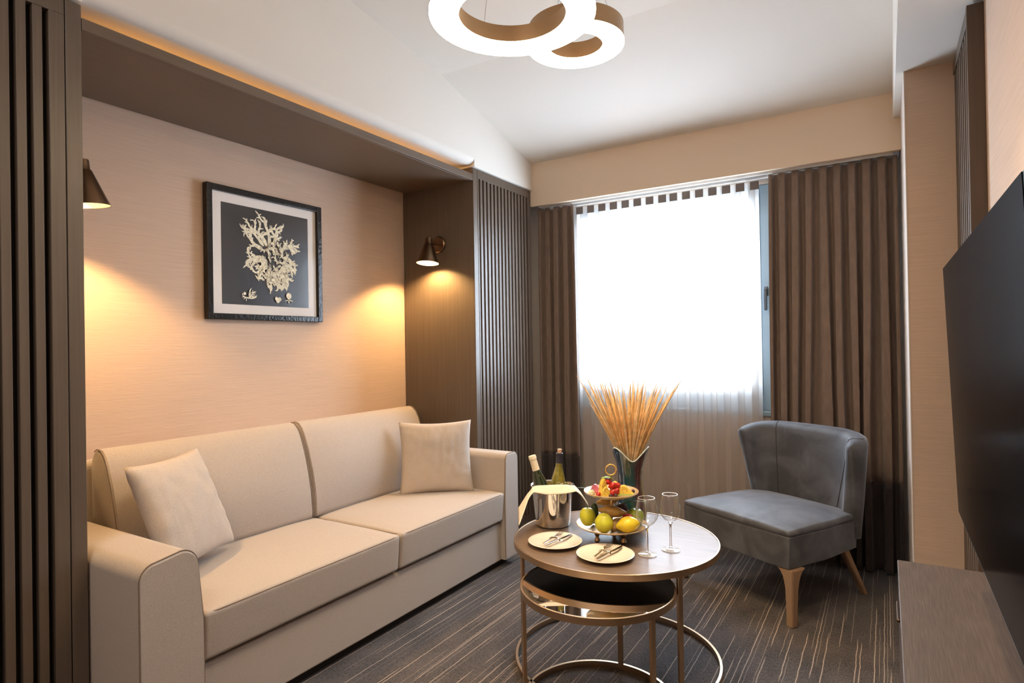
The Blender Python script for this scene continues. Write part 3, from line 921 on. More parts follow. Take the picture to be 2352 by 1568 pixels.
o_ = finish('drawing_shading', bm2, mat('brown_ink', (0.16, 0.13, 0.10), 0.7), pic); ktag(o_, 'dark shading strokes on the coral')['kind'] = 'stuff'
bm = bm_
ktag(finish('coral_drawing', bm, 'coral', pic), 'cream branching coral drawing with small sprigs below')['kind'] = 'stuff'


# ------------------------------------------------------------------ wall sconces
def sconce(label, x, ywall, z, face, group):
    """face=+1: mounted on a panel facing +y, lamp hangs out in +y"""
    t = thing('wall_sconce', label, 'lamp', (x, ywall, z), 0, group)
    f = face
    bm = bmesh.new(); lathe(bm, [(0.0, 0), (0.050, 0), (0.054, 0.004), (0.054, 0.012), (0.048, 0.018), (0.0, 0.018)], 32)
    bmesh.ops.transform(bm, matrix=Matrix.Rotation(-f * PI / 2, 4, 'X'), verts=bm.verts)
    finish('wall_plate', bm, 'bronze', t, smooth=True, angle=30)
    yl = f * 0.108
    tb('arm', 'bronze', [(0.0, f * 0.014, 0.0), (0.0, f * 0.05, 0.0), (0, yl, 0.0)], 0.007, t, 10)
    bm = bmesh.new(); lathe(bm, [(0, -0.014), (0.012, -0.014), (0.014, 0), (0.012, 0.014), (0, 0.014)], 20)
    finish('joint', bm, 'bronze', t, smooth=True, angle=40, loc=(0, yl, 0.0))
    # conical shade, tilted a little away from the panel
    sh = lat('shade', 'bronze', [(0.0, 0.030), (0.020, 0.030), (0.022, 0.024), (0.022, -0.004), (0.027, -0.010), (0.072, -0.135), (0.0705, -0.135), (0.0255, -0.012), (0.0, -0.010)], t, 40, loc=(0, yl, 0.0))
    sh.rotation_euler = (f * math.radians(6), 0, 0)
    lat('shade_lining', 'lamp_in', [(0.0245, -0.0125), (0.070, -0.134)], sh, 40, cap=False)
    b_ = lat('bulb', 'bulb', [(0, -0.012), (0.012, -0.02), (0.021, -0.045), (0.019, -0.062), (0, -0.072)], sh, 20)
    light('SPOT', (x, ywall + f * 0.100, z - 0.098), 30, (1.0, 0.60, 0.23), 0.02, (-f * math.radians(8), 0, 0), spot=2.5, blend=0.35)
    return t


sconce('bronze cone wall lamp on the wood side panel left of the coral print', -2.455, YN0, 1.965, 1, 'wall sconces in the niche')
sconce('bronze cone wall lamp on the wood side panel beyond the far end of the sofa', -2.480, YN1, 1.965, -1, 'wall sconces in the niche')


# ------------------------------------------------------------------ pendant rings
def ring_lamp(label, c, Ro, w, h, zc):
    t = thing('pendant_ring_lamp', label, 'lamp', c, 0, 'ring pendants hanging from the ceiling')
    lat('ring_body', 'brass', [(Ro, 0.004), (Ro, h), (Ro - w, h), (Ro - w, 0.004), (Ro - w + 0.004, 0.004), (Ro - w + 0.004, 0.012), (Ro - 0.004, 0.012), (Ro - 0.004, 0.004)], t, 96, close=True, angle=30)
    lat('light_diffuser', 'led', [(Ro - 0.001, -0.006), (Ro + 0.002, -0.004), (Ro + 0.002, 0.0035), (Ro - w - 0.006, 0.0035), (Ro - w - 0.006, -0.004), (Ro - w - 0.003, -0.006)], t, 96, close=True, angle=30)
    for k in range(3):
        a = k * 2 * PI / 3 + 0.5
        r = Ro - w / 2
        tb('suspension_wire', 'wire', [(r * math.cos(a), r * math.sin(a), h), (0.03 * math.cos(a), 0.03 * math.sin(a), zc - c[2] - 0.02)], 0.0008, t, 5)
    lat('canopy', 'brass', [(0, zc - c[2] - 0.022), (0.055, zc - c[2] - 0.022), (0.06, zc - c[2] - 0.018), (0.06, zc - c[2] + 0.01), (0, zc - c[2] + 0.01)], t, 32)
    return t


ring_lamp('larger glowing brass ring pendant, nearer the camera', (-0.995, 1.645, 2.35), 0.262, 0.085, 0.062, 3.03)
ring_lamp('smaller glowing brass ring pendant hanging behind the larger one', (-1.02, 2.165, 2.475), 0.187, 0.075, 0.070, 2.972)


# ------------------------------------------------------------------ tables
def round_table(name, label, c, Rr, ztop, legs, topmat, under, group, leg_w=0.020):
    t = thing(name, label, 'table', (c[0], c[1], 0), 0, group)
    bh = 0.024
    lat('rim', 'gold', [(Rr, ztop - 0.024), (Rr, ztop - 0.001), (Rr - 0.001, ztop), (Rr - 0.006, ztop), (Rr - 0.007, ztop - 0.001), (Rr - 0.007, ztop - 0.024)], t, 96, close=True, angle=30)
    lat('table_top', topmat, [(0, ztop - 0.018), (Rr - 0.0072, ztop - 0.018), (Rr - 0.0072, ztop - 0.0022), (0, ztop - 0.0022)], t, 96, angle=30)
    if under:
        lat('underside', under, [(0, ztop - 0.022), (Rr - 0.0072, ztop - 0.022), (Rr - 0.0072, ztop - 0.0183), (0, ztop - 0.0183)], t, 96, angle=30)
    lat('base_ring', 'gold', [(Rr, 0.0), (Rr, bh), (Rr - 0.010, bh), (Rr - 0.010, 0.0)], t, 96, close=True, angle=30)
    cf = _Yfwd
    for d in legs:
        a = math.radians(d)
        # angle measured in the camera-aligned ground frame
        dirv = Vector((math.cos(a) * RT.x + math.sin(a) * FW2.x, math.cos(a) * RT.y + math.sin(a) * FW2.y, 0)).normalized()
        bm = bmesh.new(); box(bm, -0.006, 0.006, -leg_w / 2, leg_w / 2, bh, ztop - 0.022, 0.0012, 1)
        o = finish('leg', bm, 'gold', t)
        o.location = dirv * (Rr - 0.008); o.rotation_euler = (0, 0, math.atan2(dirv.y, dirv.x))
    return t


_Yfwd = None
FW2 = Vector((-0.5257, 0.8507, 0)); RT = Vector((0.8507, 0.5257, 0))
BIG = (-0.9478 - 0.027 * 0.8507, 2.3649 - 0.027 * 0.5257); SMALL = (-0.899, 2.007)
TZ = 0.50
round_table('coffee_table', 'round grey oak coffee table with champagne metal rim, laid with fruit and glasses', BIG, 0.416, TZ, (-66, 200, 65), 'tabletop', 'black', 'nesting coffee tables')
round_table('coffee_table', 'smaller round mirror-topped coffee table nested underneath the larger one', SMALL, 0.276, 0.437, (-57, 190, 63), 'mirror', 'black', 'nesting coffee tables')

# ------------------------------------------------------------------ armchair
ch = thing('lounge_chair', 'slate grey velvet lounge chair with curved back and champagne legs by the curtain', 'chair', (-0.540, 3.415, 0), math.radians(149.3))
hw_, hd_ = 0.345, 0.275
# seat: trapezoid block with a domed cushion top, narrower at the back


def seat_fn(top):
    def fn(p):
        u, v = p.x / hw_, p.y / hd_
        k = 1 - 0.10 * max(0, -v) - 0.02
        p.x *= k
        p.y += 0.012 * (1 - u * u) * (1 if v > 0 else 0) * v
        if top and p.z > 0:
            p.z += 0.042 * max(0, 1 - u * u) ** 0.6 * max(0, 1 - v * v) ** 0.5 + 0.003 * noise.noise(Vector((p.x * 8, p.y * 8, 1)))
        if not top: p.x *= 1 - 0.02 * (0.5 - p.z / 0.148)
        return p
    return fn


sf('seat_base', 'velvet', (0, 0, 0.326), (hw_, hd_, 0.074), 0.005, ch, seat_fn(False), 12)
st = sf('seat', 'velvet', (0, 0, 0.4125), (hw_, hd_, 0.0125), 0.012, ch, seat_fn(True), 14)
pts = []
for (x, y) in [(-hw_ * .91, -hd_ * .8), (-hw_ * .97, hd_ - .03), (-hw_ * .96, hd_ - 0.006), (-hw_ * .5, hd_ + .006), (0, hd_ + 0.010), (hw_ * .5, hd_ + .006), (hw_ * .96, hd_ - 0.006), (hw_ * .97, hd_ - .03), (hw_ * .91, -hd_ * .8)]:
    pts.append((x, y + 0.001, 0.402))
tb('seat_piping', mat('velvet_piping', (0.035, 0.034, 0.038), 0.7), pts, 0.0028, ch, 6)
# curved shell back
ZB0, ZB1 = 0.30, 0.835
TH = 0.046


def back_pt(s, h, o):
    """s 0..1 along the U, h 0..1 height, o outward offset"""
    ext = math.radians(2 + 24 * (1 - h) ** 1.2)
    th = ext + (PI - 2 * ext) * s
    flare = 0.030 * h ** 1.2
    a, b = 0.315 + flare, 0.170 + flare * 1.6
    c, sn = math.cos(th), math.sin(th)
    e = 2 / 2.9
    px = a * (abs(c) ** e) * (1 if c > 0 else -1); py = -b * (abs(sn) ** e) * (1 if sn > 0 else -1) - 0.150
    nx, ny = c / a, -sn / b; l = math.hypot(nx, ny)
    z = ZB0 + (ZB1 - ZB0) * h - 0.045 * h * (abs(2 * s - 1) ** 3.0)
    return Vector((px + nx / l * o, py + ny / l * o, z))


def back_shell():
    bm = bmesh.new(); ns_, K = 64, 14
    # loop around the section: inner side bottom->top, rounded top, outer side top->bottom
    loop = [(h / K * 0.93, -1) for h in range(K + 1)] + [(0.965, -0.85), (0.985, -0.5), (1.0, 0.0), (0.985, 0.5), (0.965, 0.85)] + [(0.93 - h / K * 0.93, 1) for h in range(K + 1)]
    rings = []
    endr = [0.30, 0.70, 0.88, 0.97, 1.0]
    ss = []
    for i in range(ns_ + 1):
        ss.append(i / ns_)
    for i, s in enumerate(ss):
        d = min(i, ns_ - i)
        k = endr[d] if d < len(endr) else 1.0
        k = max(k, 0.25)
        ring = []
        for h, o in loop:
            hh = h * (1 - 0.035 * (1 - k) * 1.2)
            t_ = TH * (1.0 if h < 0.9 else 1.0)
            ring.append(bm.verts.new(back_pt(s, hh, o * t_ * k)))
        rings.append(ring)
    m_ = len(loop)
    for A, B in zip(rings, rings[1:]):
        for i in range(m_): bm.faces.new((A[i], A[(i + 1) % m_], B[(i + 1) % m_], B[i]))
    bm.faces.new(rings[0]); bm.faces.new(rings[-1])
    bmesh.ops.recalc_face_normals(bm, faces=bm.faces)
    return finish('backrest', bm, 'velvet', ch, smooth=True, angle=70)


bk = back_shell()
def seam_s(side, h):
    return 0.335 if side == 0 else 1 - (0.075 + 0.20 * max(0.0, 1 - h) ** 0.45)


for s in (0, 1):
    tb('back_seam', bpy.data.materials['velvet_piping'], [back_pt(seam_s(s, h / 20), h / 20, -TH - 0.0003) for h in range(4, 19)] + [back_pt(seam_s(s, hh), hh, -TH * k_) for hh, k_ in ((0.93, 1.0), (0.965, 0.86), (0.985, 0.51), (1.0, 0.0), (0.985, -0.5))], 0.0022, bk, 6)


def chair_leg(x, y, splay, front):
    prof = [(0.0, 0.016), (0.10, 0.020), (0.165, 0.024), (0.21, 0.034), (0.236, 0.050), (0.2515, 0.074)] if front else [(0.0, 0.012), (0.10, 0.018), (0.2, 0.025), (0.2515, 0.030)]
    bm = bmesh.new(); rings = []
    for z, r in prof:
        k = 1 - z / 0.2515
        cx_ = x + splay[0] * k; cy_ = y + splay[1] * k
        sxn = -1 if x > 0 else 1; syn = -1 if y > 0 else 1
        # square section; flared bracket grows only inwards
        b0 = prof[0][1]
        x_out = cx_ - sxn * b0 * 1.15; y_out = cy_ - syn * b0 * 1.15
        x_in = cx_ + sxn * r; y_in = cy_ + syn * r * (1.0)
        rings.append([bm.verts.new(p) for p in ((x_out, y_out, z), (x_in, y_out, z), (x_in, y_out + syn * b0 * 2.2, z), (x_out + sxn * b0 * 2.2, y_in, z), (x_out, y_in, z))])
    for A, B in zip(rings, rings[1:]):
        for i in range(5): bm.faces.new((A[i], A[(i + 1) % 5], B[(i + 1) % 5], B[i]))
    bm.faces.new(rings[0]); bm.faces.new(rings[-1])
    bmesh.ops.recalc_face_normals(bm, faces=bm.faces)
    bmesh.ops.bevel(bm, geom=bm.edges[:], offset=0.004, segments=2, affect='EDGES')
    return finish('leg', bm, 'goldleg', ch, smooth=True, angle=50)


for sx in (-1, 1):
    chair_leg(sx * 0.332, 0.255, (sx * 0.010, 0.020), True)
    chair_leg(sx * 0.265, -0.225, (sx * 0.02, -0.125), False)

# ------------------------------------------------------------------ television and console
tvx_b, tvx_t, tvy1 = 0.178, 0.152, 2.20
tz0, tz1 = 0.782, 1.508
tv = thing('television', 'large black flat television tilted down on the right wall', 'television', (0.165, 1.585, 1.145))
tilt = math.atan2(tvx_b - tvx_t, tz1 - tz0)
tv.rotation_euler = (0, -tilt, 0)
bx('bezel', 'bezel', -0.004, 0.030, -0.615, 0.615, -0.363, 0.363, tv, 0.003, 2)
bx('screen', 'screen', -0.0055, -0.0042, -0.6115, 0.6115, -0.354, 0.3605, tv)
bm = bmesh.new(); box(bm, 0.0305, 0.085, -0.14, 0.14, -0.12, 0.12, 0.004, 1)
finish('wall_mount', bm, 'black', tv)
con = thing('tv_console', 'low taupe oak console under the television at the lower right', 'cabinet', (0.165, 1.60, 0))
bx('console_top', 'console', -0.145, 0.1445, -0.85, 0.85, 0.515, 0.545, con, 0.002, 1)
bx('carcass', 'console', -0.135, 0.1445, -0.84, 0.84, 0.06, 0.5145, con, 0.001, 1)
bx('plinth', 'void', -0.11, 0.1445, -0.80, 0.80, 0.0, 0.0595, con)
for k in range(3):
    d = bx('drawer', 'console', -0.1445, -0.1352, -0.835 + k * 0.558, -0.835 + k * 0.558 + 0.554, 0.07, 0.508, con, 0.001, 1)
    bx('handle', 'bronze', -0.152, -0.1447, -0.835 + k * 0.558 + 0.20, -0.835 + k * 0.558 + 0.35, 0.475, 0.485, d, 0.002, 1)


# ------------------------------------------------------------------ tableware
def P2(r, d):
    """ground offset from the big table centre: r to the camera's right, d away from it"""
    return (BIG[0] + RT.x * r + FW2.x * d, BIG[1] + RT.y * r + FW2.y * d)


# champagne bucket
BK = (-1.275, 2.385)
bk_ = thing('wine_bucket', 'polished steel wine bucket with ring handles, left on the coffee table', 'bucket', (BK[0], BK[1], TZ))
bh_ = 0.175
lat('bucket_body', 'steel', [(0, 0.0005), (0.070, 0.0005), (0.074, 0.004), (0.078, 0.03), (0.089, bh_ - 0.02), (0.094, bh_ - 0.004), (0.098, bh_), (0.096, bh_ + 0.002), (0.091, bh_ - 0.002), (0.086, bh_ - 0.02), (0.074, 0.03), (0.069, 0.008), (0, 0.008)], bk_, 64, angle=35)
# handles: toward the camera-right front and opposite
for k, (r_, d_) in enumerate(((0.18, -0.98), (-0.18, 0.98))):
    hv = (RT * r_ + FW2 * d_).normalized()
    pv = Vector((-hv.y, hv.x, 0))
    bm = bmesh.new()
    base = hv * 0.096
    tube(bm, [base + Vector((0, 0, 0.166)) + hv * 0.000, base + Vector((0, 0, 0.162)) + hv * 0.010, hv * 0.100 + Vector((0, 0, 0.120)), hv * 0.094 + Vector((0, 0, 0.075)), hv * 0.096 + Vector((0, 0, 0.058))], [0.008, 0.007, 0.0055, 0.0065, 0.009], 10)
    finish('handle', bm, 'steel', bk_, smooth=True, angle=50)


def bottle(label, pos, lean, ang, glass, foil, cork):
    c = (BK[0] + RT.x * pos[0] + FW2.x * pos[1], BK[1] + RT.y * pos[0] + FW2.y * pos[1])
    t = thing('wine_bottle', label, 'bottle', (c[0], c[1], TZ + 0.009 + 0.033 * math.sin(ang)), 0, 'wine bottles in the bucket')
    lat('glass_body', glass, [(0, 0), (0.030, 0.0), (0.0330, 0.005), (0.0330, 0.155), (0.030, 0.185), (0.022, 0.215), (0.0155, 0.240), (0.0140, 0.262), (0.0135, 0.296), (0, 0.296)], t, 36)
    if cork:
        lat('neck_foil', foil, [(0.0142, 0.235), (0.0146, 0.24), (0.0142, 0.292), (0.0160, 0.293), (0.0160, 0.300), (0.0136, 0.302), (0.0134, 0.235)], t, 28, close=True)
        o = lat('cork', 'cork', [(0, 0.2965), (0.0095, 0.2965), (0.0105, 0.318), (0, 0.319)], t, 20)
    else:
        lat('neck_foil', foil, [(0.0163, 0.238), (0.0158, 0.262), (0.0154, 0.286), (0.0172, 0.288), (0.0172, 0.300), (0.0160, 0.304), (0, 0.305), (0, 0.298), (0.0140, 0.297), (0.0138, 0.262), (0.0155, 0.238)], t, 28, close=False)
    ax = Vector((0, 0, 1)).cross(RT * lean[0] + FW2 * lean[1]).normalized()
    t.rotation_euler = Matrix.Rotation(ang, 3, ax).to_euler()
    return t


bottle('wine bottle with cream foil neck leaning left in the steel bucket', (-0.009, -0.031), (-1, 0.1), math.radians(15.5), 'bottle_dark', 'foil_white', False)
bottle('olive glass wine bottle with exposed cork standing in the steel bucket', (0.018, 0.031), (1, 0.0), math.radians(3.5), 'bottle_olive', 'foil_dark', True)


# draped napkin across the front of the bucket
def napkin_fn(u, v):
    # u across (camera right), v front-to-back
    r = -0.172 + 0.330 * u
    d = -0.122 + 0.064 * v
    rim = bh_ + 0.0065
    rho = math.hypot(r, d * 0.9 if d < 0 else d)
    out = max(0.0, math.hypot(r, d) - 0.101)
    z = rim + 0.013 * math.sin(PI * v) * (1 - min(1, out * 20))
    # sides fall over the rim
    drop = 0.0
    if r < 0:
        k = max(0, -r - 0.088)
        drop = 1.25 * k
        r2 = r + 0.30 * max(0, -r - 0.115)
    else:
        k = max(0, r - 0.094)
        drop = 1.10 * k
        r2 = r - 0.30 * max(0, r - 0.120)
    front = max(0, (-d) - 0.088) * max(0, 1 - (abs(r) / 0.11) ** 2)
    z -= drop + 0.55 * front
    z += 0.003 * noise.noise(Vector((u * 6, v * 4, 2)))
    if r < -0.10: d = d + (v - 0.75) * 2.6 * (-r - 0.10)
    p = RT * r2 + FW2 * d
    return (p.x, p.y, z)


bm = cloth_sheet(napkin_fn, 40, 16, 0.003)
nap = finish('napkin', bm, 'linen', None, smooth=True, loc=(BK[0], BK[1], TZ))
tag(nap, 'cream cloth napkin draped over the rim of the steel wine bucket', 'napkin')


# fruit stand
FS = P2(-0.012, -0.014)
fs = thing('fruit_stand', 'two-tier cream and gold fruit stand with ring finial and three feet', 'fruit stand', (FS[0], FS[1], TZ))
ZL, ZU = 0.042, 0.176
M['standplate'] = mat('cream_gilt_metal', (0.78, 0.60, 0.38), 0.22, metal=0.45)


def dish(z, r):
    return [(0, z), (r * 0.72, z + 0.001), (r * 0.93, z + 0.010), (r, z + 0.017), (r - 0.001, z + 0.020), (r * 0.92, z + 0.014), (r * 0.72, z + 0.006), (0, z + 0.005)]


lat('lower_tier', 'standplate', dish(ZL, 0.145), fs, 72, angle=50)
lat('upper_tier', 'standplate', dish(ZU, 0.112), fs, 72, angle=50)
lat('column', 'gold', [(0, ZL + 0.005), (0.009, ZL + 0.005), (0.006, ZL + 0.015), (0.0045, ZL + 0.06), (0.006, ZU - 0.01), (0.009, ZU)], fs, 20)
lat('column', 'gold', [(0.008, ZU + 0.006), (0.005, ZU + 0.014), (0.0038, ZU + 0.05), (0.0045, ZU + 0.082), (0, ZU + 0.084)], fs, 20)
for k in range(3):
    a = math.radians((-62, -128 - 20, 75)[k])
    dv = RT * math.cos(a) + FW2 * math.sin(a)
    lat('foot', 'brass', [(0, 0), (0.009, 0), (0.012, 0.006), (0.009, 0.013), (0.006, 0.020), (0.010, 0.028), (0.012, 0.036), (0.008, ZL + 0.001)], fs, 18, loc=dv * 0.078)
# ring finial: twisted wreath facing the camera
bm = bmesh.new()
n = 60
pts = []
for i in range(n):
    a = 2 * PI * i / n
    p = RT * (0.0215 * math.cos(a)) + Vector((0, 0, ZU + 0.104 + 0.0215 * math.sin(a)))
    pts.append(p)
tube(bm, pts, [0.0022 + 0.0013 * (i % 3 == 0) for i in range(n)], 6, closed=True)
for i in range(0, n, 4):
    a = 2 * PI * i / n
    dr = RT * math.cos(a) + Vector((0, 0, math.sin(a)))
    tube(bm, [pts[i], pts[i] + dr * 0.0055 + Vector((0, 0, 0.002))], [0.0014, 0.0003], 5)
finish('ring_finial', bm, mat('bright_gilt', (0.80, 0.50, 0.14), 0.3, metal=0.4), fs, smooth=True, angle=60)


def fruit(name, label, cat, m, r, sc, pos, rot=(0, 0, 0), stem=True, shape=None, group='fruit on the lower tier', stem_m='leaf_dark'):
    """pos = (right, away, z) in the camera-aligned frame of the stand"""
    p = Vector((FS[0], FS[1], TZ)) + RT * pos[0] + FW2 * pos[1] + Vector((0, 0, pos[2]))
    bm = bmesh.new()
    bmesh.ops.create_uvsphere(bm, u_segments=28, v_segments=18, radius=r)
    for v in bm.verts:
        z = v.co.z / r
        if shape == 'pear':
            k = 1 - 0.28 * max(0, z) ** 1.3; v.co.x *= k; v.co.y *= k
            v.co.z *= 1.0 if z < 0.85 else 0.93
        elif shape == 'lemon':
            if abs(z) > 0.80: v.co.z *= 1 + 0.22 * (abs(z) - 0.80) / 0.2
            k = 1 - 0.08 * abs(z) ** 3; v.co.x *= k; v.co.y *= k
        elif shape == 'apple':
            rr = math.hypot(v.co.x, v.co.y) / r
            if rr < 0.45: v.co.z *= 0.78 + 0.22 * (rr / 0.45)
            k = 1 + 0.05 * z; v.co.x *= k; v.co.y *= k
        n_ = noise.noise(v.co * 26 + Vector((pos[0] * 40, 0, 0)))
        v.co *= 1 + 0.03 * n_
        v.co = Vector((v.co.x * sc[0], v.co.y * sc[1], v.co.z * sc[2]))
    o = finish(name, bm, m, None, smooth=True)
    o.location = p; o.rotation_euler = rot
    tag(o, label, cat, group)
    if stem:
        s = tb('stem', stem_m, [(0, 0, r * sc[2] * 0.86), (0.002, 0, r * sc[2] * 1.02), (0.005, 0.001, r * sc[2] * 1.16)], [0.0018, 0.0016, 0.002], o, 6)
    return o


yaw = math.atan2(RT.y, RT.x)
zl = ZL + 0.0055
fruit('quince', 'yellow-green quince at the front left of the lower tier', 'fruit', 'soil', 0.037, (1.0, 1.0, 1.10), (-0.044, -0.080, zl + 0.040), (0.08, 0.05, 0.3), True, 'pear')
fruit('lemon', 'yellow lemon lying at the front right of the lower tier', 'fruit', 'lemon', 0.032, (1.0, 1.0, 1.30), (0.052, -0.084, zl + 0.032), (0, math.radians(84), yaw + 0.12), False, 'lemon')
fruit('apple', 'yellow-green apple at the left edge of the lower tier', 'fruit', 'soil', 0.035, (0.92, 0.92, 1.12), (-0.100, -0.008, zl + 0.044), (0, -0.05, 0), True, 'apple')
fruit('apple', 'green apple behind the wine glass on the right of the lower tier', 'fruit', 'pear_green', 0.035, (1, 1, 1.0), (0.098, -0.002, zl + 0.040), (0, 0.1, 0), True, 'apple')
fruit('avocado', 'dark green fruit standing between the yellow-green ones on the left', 'fruit', 'avocado', 0.024, (0.80, 0.80, 1.9), (-0.068, 0.030, zl + 0.048), (0, 0.08, 0), False, 'pear')
fruit('mango', 'golden brown mango lying across the middle of the lower tier', 'fruit', 'mango', 0.028, (0.80, 0.95, 1.75), (0.004, -0.004, zl + 0.062), (0, math.radians(96), yaw - 0.1), False, 'lemon')
fruit('mango', 'upper golden mango just under the upper tier', 'fruit', 'mango', 0.024, (0.75, 0.90, 1.75), (-0.006, 0.050, zl + 0.092), (0, math.radians(84), yaw + 0.15), False, 'lemon')
fruit('kiwi', 'brown kiwi between the quince and the lemon', 'fruit', 'kiwi', 0.020, (1, 1, 1.25), (0.002, -0.068, zl + 0.021), (0, math.radians(80), yaw + 1.1), False, None)
fruit('kiwi', 'brown kiwi underneath the mango at the centre of the lower tier', 'fruit', 'kiwi', 0.021, (1, 1, 1.3), (0.020, -0.032, zl + 0.022), (0, math.radians(90), yaw), False, None)
fruit('peach', 'reddish peach at the right behind the lemon', 'fruit', 'red', 0.024, (1, 1, 1), (0.062, -0.030, zl + 0.036), (0, 0, 0), False, 'apple')
fruit('plum', 'dark plum at the back right of the lower tier', 'fruit', 'grape', 0.026, (1, 1, 1.0), (0.055, 0.062, zl + 0.055), (0, 0, 0), False, 'apple')

zu = ZU + 0.0065


def wedge(name, label, cat, m, pos, rz, size, tilt_=0.0, group='cut fruit on the upper tier', rind=None):
    """pineapple/melon wedge: triangular prism with rounded edges"""
    p = Vector((FS[0], FS[1], TZ)) + RT * pos[0] + FW2 * pos[1] + Vector((0, 0, pos[2]))
    w, h, d = size
    bm = bmesh.new()
    prism(bm, [(-w, 0), (w, 0), (w * 0.35, h * 0.8), (0, h), (-w * 0.45, h * 0.75)], 'y', -d, d)
    bmesh.ops.bevel(bm, geom=bm.edges[:], offset=min(size) * 0.18, segments=2, affect='EDGES')
    bmesh.ops.triangulate(bm, faces=bm.faces[:])
    bmesh.ops.subdivide_edges(bm, edges=bm.edges[:], cuts=1)
    for v in bm.verts: v.co += Vector((noise.noise(v.co * 90), noise.noise(v.co * 90 + Vector((5, 0, 0))), 0.5 * abs(noise.noise(v.co * 80)))) * 0.0015
    o = finish(name, bm, m, None, smooth=True, angle=40)
    o.location = p; o.rotation_euler = (tilt_, 0, yaw + rz)
    tag(o, label, cat, group)
    if rind:
        s = bx('rind', rind, -w * 1.02, w * 1.02, -d * 1.02, d * 1.02, -0.0015, 0.0035, o, 0.001, 1)
    return o


wedge('pineapple_wedge', 'golden pineapple wedge standing at the front left of the upper tier', 'fruit', 'pineapple', (-0.028, -0.048, zu), 0.0, (0.026, 0.040, 0.010), rind='kiwi')
wedge('pineapple_wedge', 'upright pineapple piece at the left behind the front wedge', 'fruit', 'pineapple', (-0.034, -0.012, zu), 0.5, (0.020, 0.068, 0.012))
wedge('melon_slice', 'broad yellow melon slice at the right of the upper tier', 'fruit', 'orange', (0.052, -0.010, zu), -0.15, (0.040, 0.036, 0.016), rind='leaf')
wedge('melon_slice', 'small orange melon slice behind the broad one', 'fruit', 'orange', (0.026, 0.040, zu), 0.3, (0.030, 0.042, 0.010), rind='leaf')
wedge('dragon_fruit_slice', 'pink skinned fruit slice at the back left of the upper tier', 'fruit', 'pink', (-0.062, 0.030, zu), -0.3, (0.024, 0.034, 0.012))
wedge('melon_cube', 'white melon piece at the left rim of the upper tier', 'fruit', 'pale', (-0.082, -0.006, zu), 0.8, (0.014, 0.018, 0.012))
for k, (a, b, z, r, lb) in enumerate(((-0.004, -0.050, 0.014, 0.0135, 'red strawberry right beside the front pineapple wedge'), (0.014, -0.038, 0.016, 0.014, 'large red strawberry at the centre of the upper tier'),
                                      (0.004, -0.022, 0.037, 0.0145, 'red strawberry heaped above the centre ones'), (-0.014, -0.006, 0.050, 0.0125, 'topmost red strawberry under the green leaf'),
                                      (0.022, -0.014, 0.034, 0.013, 'red strawberry next to the broad melon slice'), (-0.060, -0.052, 0.011, 0.010, 'small reddish berry at the left front of the upper tier'))):
    fruit('strawberry', lb, 'fruit', 'red', r, (1, 1, 1.15), (a, b, zu + z), (0.6 * k, 0.7 - 0.4 * k, k), False, 'lemon', group='strawberries on the upper tier')
for k, (a, b, lb) in enumerate(((0.006, -0.070, 'dark grape at the very front of the upper tier'), (-0.014, -0.074, 'dark grape left of the front one'), (0.090, -0.004, 'dark grape at the right rim of the upper tier'))):
    fruit('grape', lb, 'fruit', 'grape', 0.0075, (1, 1, 1.1), (a, b, zu + 0.0085), (0, 0, 0), False, None, group='grapes on the upper tier')


def leaf_obj(name, label, pos, dirv, ln, w, m, curl=0.3):
    p = Vector((FS[0], FS[1], TZ)) + RT * pos[0] + FW2 * pos[1] + Vector((0, 0, pos[2]))
    dirv = Vector(dirv).normalized(); side = dirv.cross(Vector((0, 0, 1))).normalized()
    def fn(u, v):
        wv = w * math.sin(PI * min(0.98, 0.04 + v * 0.95)) ** 0.8
        q = dirv * ln * v + side * (u - 0.5) * 2 * wv
        q.z += ln * curl * math.sin(PI * v) * 0.5 - 0.25 * abs(u - 0.5) * wv
        return q
    o = finish(name, cloth_sheet(fn, 6, 12, 0.0008), m, None, smooth=True, loc=p)
    return tag(o, label, 'leaf', 'garnish leaves')


leaf_obj('garnish_leaf', 'light green leaf lying over the topmost strawberry', (-0.042, -0.008, zu + 0.066), RT * 1.0 + FW2 * 0.1 + Vector((0, 0, -0.12)), 0.056, 0.012, 'leaf')
leaf_obj('garnish_leaf', 'small green leaf at the front of the upper tier', (0.014, -0.062, zu + 0.006), RT * 1.0 + FW2 * -0.05 + Vector((0, 0, 0.05)), 0.040, 0.010, 'leaf')
leaf_obj('garnish_leaf', 'long dark leaf sticking out right below the upper tier', (0.02, 0.00, zl + 0.085), RT * 1.0 + FW2 * -0.2 + Vector((0, 0, 0.18)), 0.115, 0.008, 'leaf_dark', 0.2)
leaf_obj('garnish_leaf', 'dark leaf stem sticking out left toward the bucket', (-0.07, -0.02, zu + 0.020), RT * -1.0 + Vector((0, 0, 0.16)), 0.075, 0.004, 'leaf_dark', 0.1)


# plates with fork and knife
def plate(c, label, k):
    r = 0.108
    t = tag(lat('side_plate', 'plate', [(0, 0.0), (0.070, 0.0), (0.072, 0.003), (0.098, 0.0085), (r, 0.0135), (r + 0.0005, 0.015), (r - 0.001, 0.0158), (0.096, 0.0125), (0.075, 0.0078), (0.05, 0.0062), (0, 0.006)], None, 72, loc=(c[0], c[1], TZ), angle=50), label, 'plate', 'side plates on the coffee table')
    return t


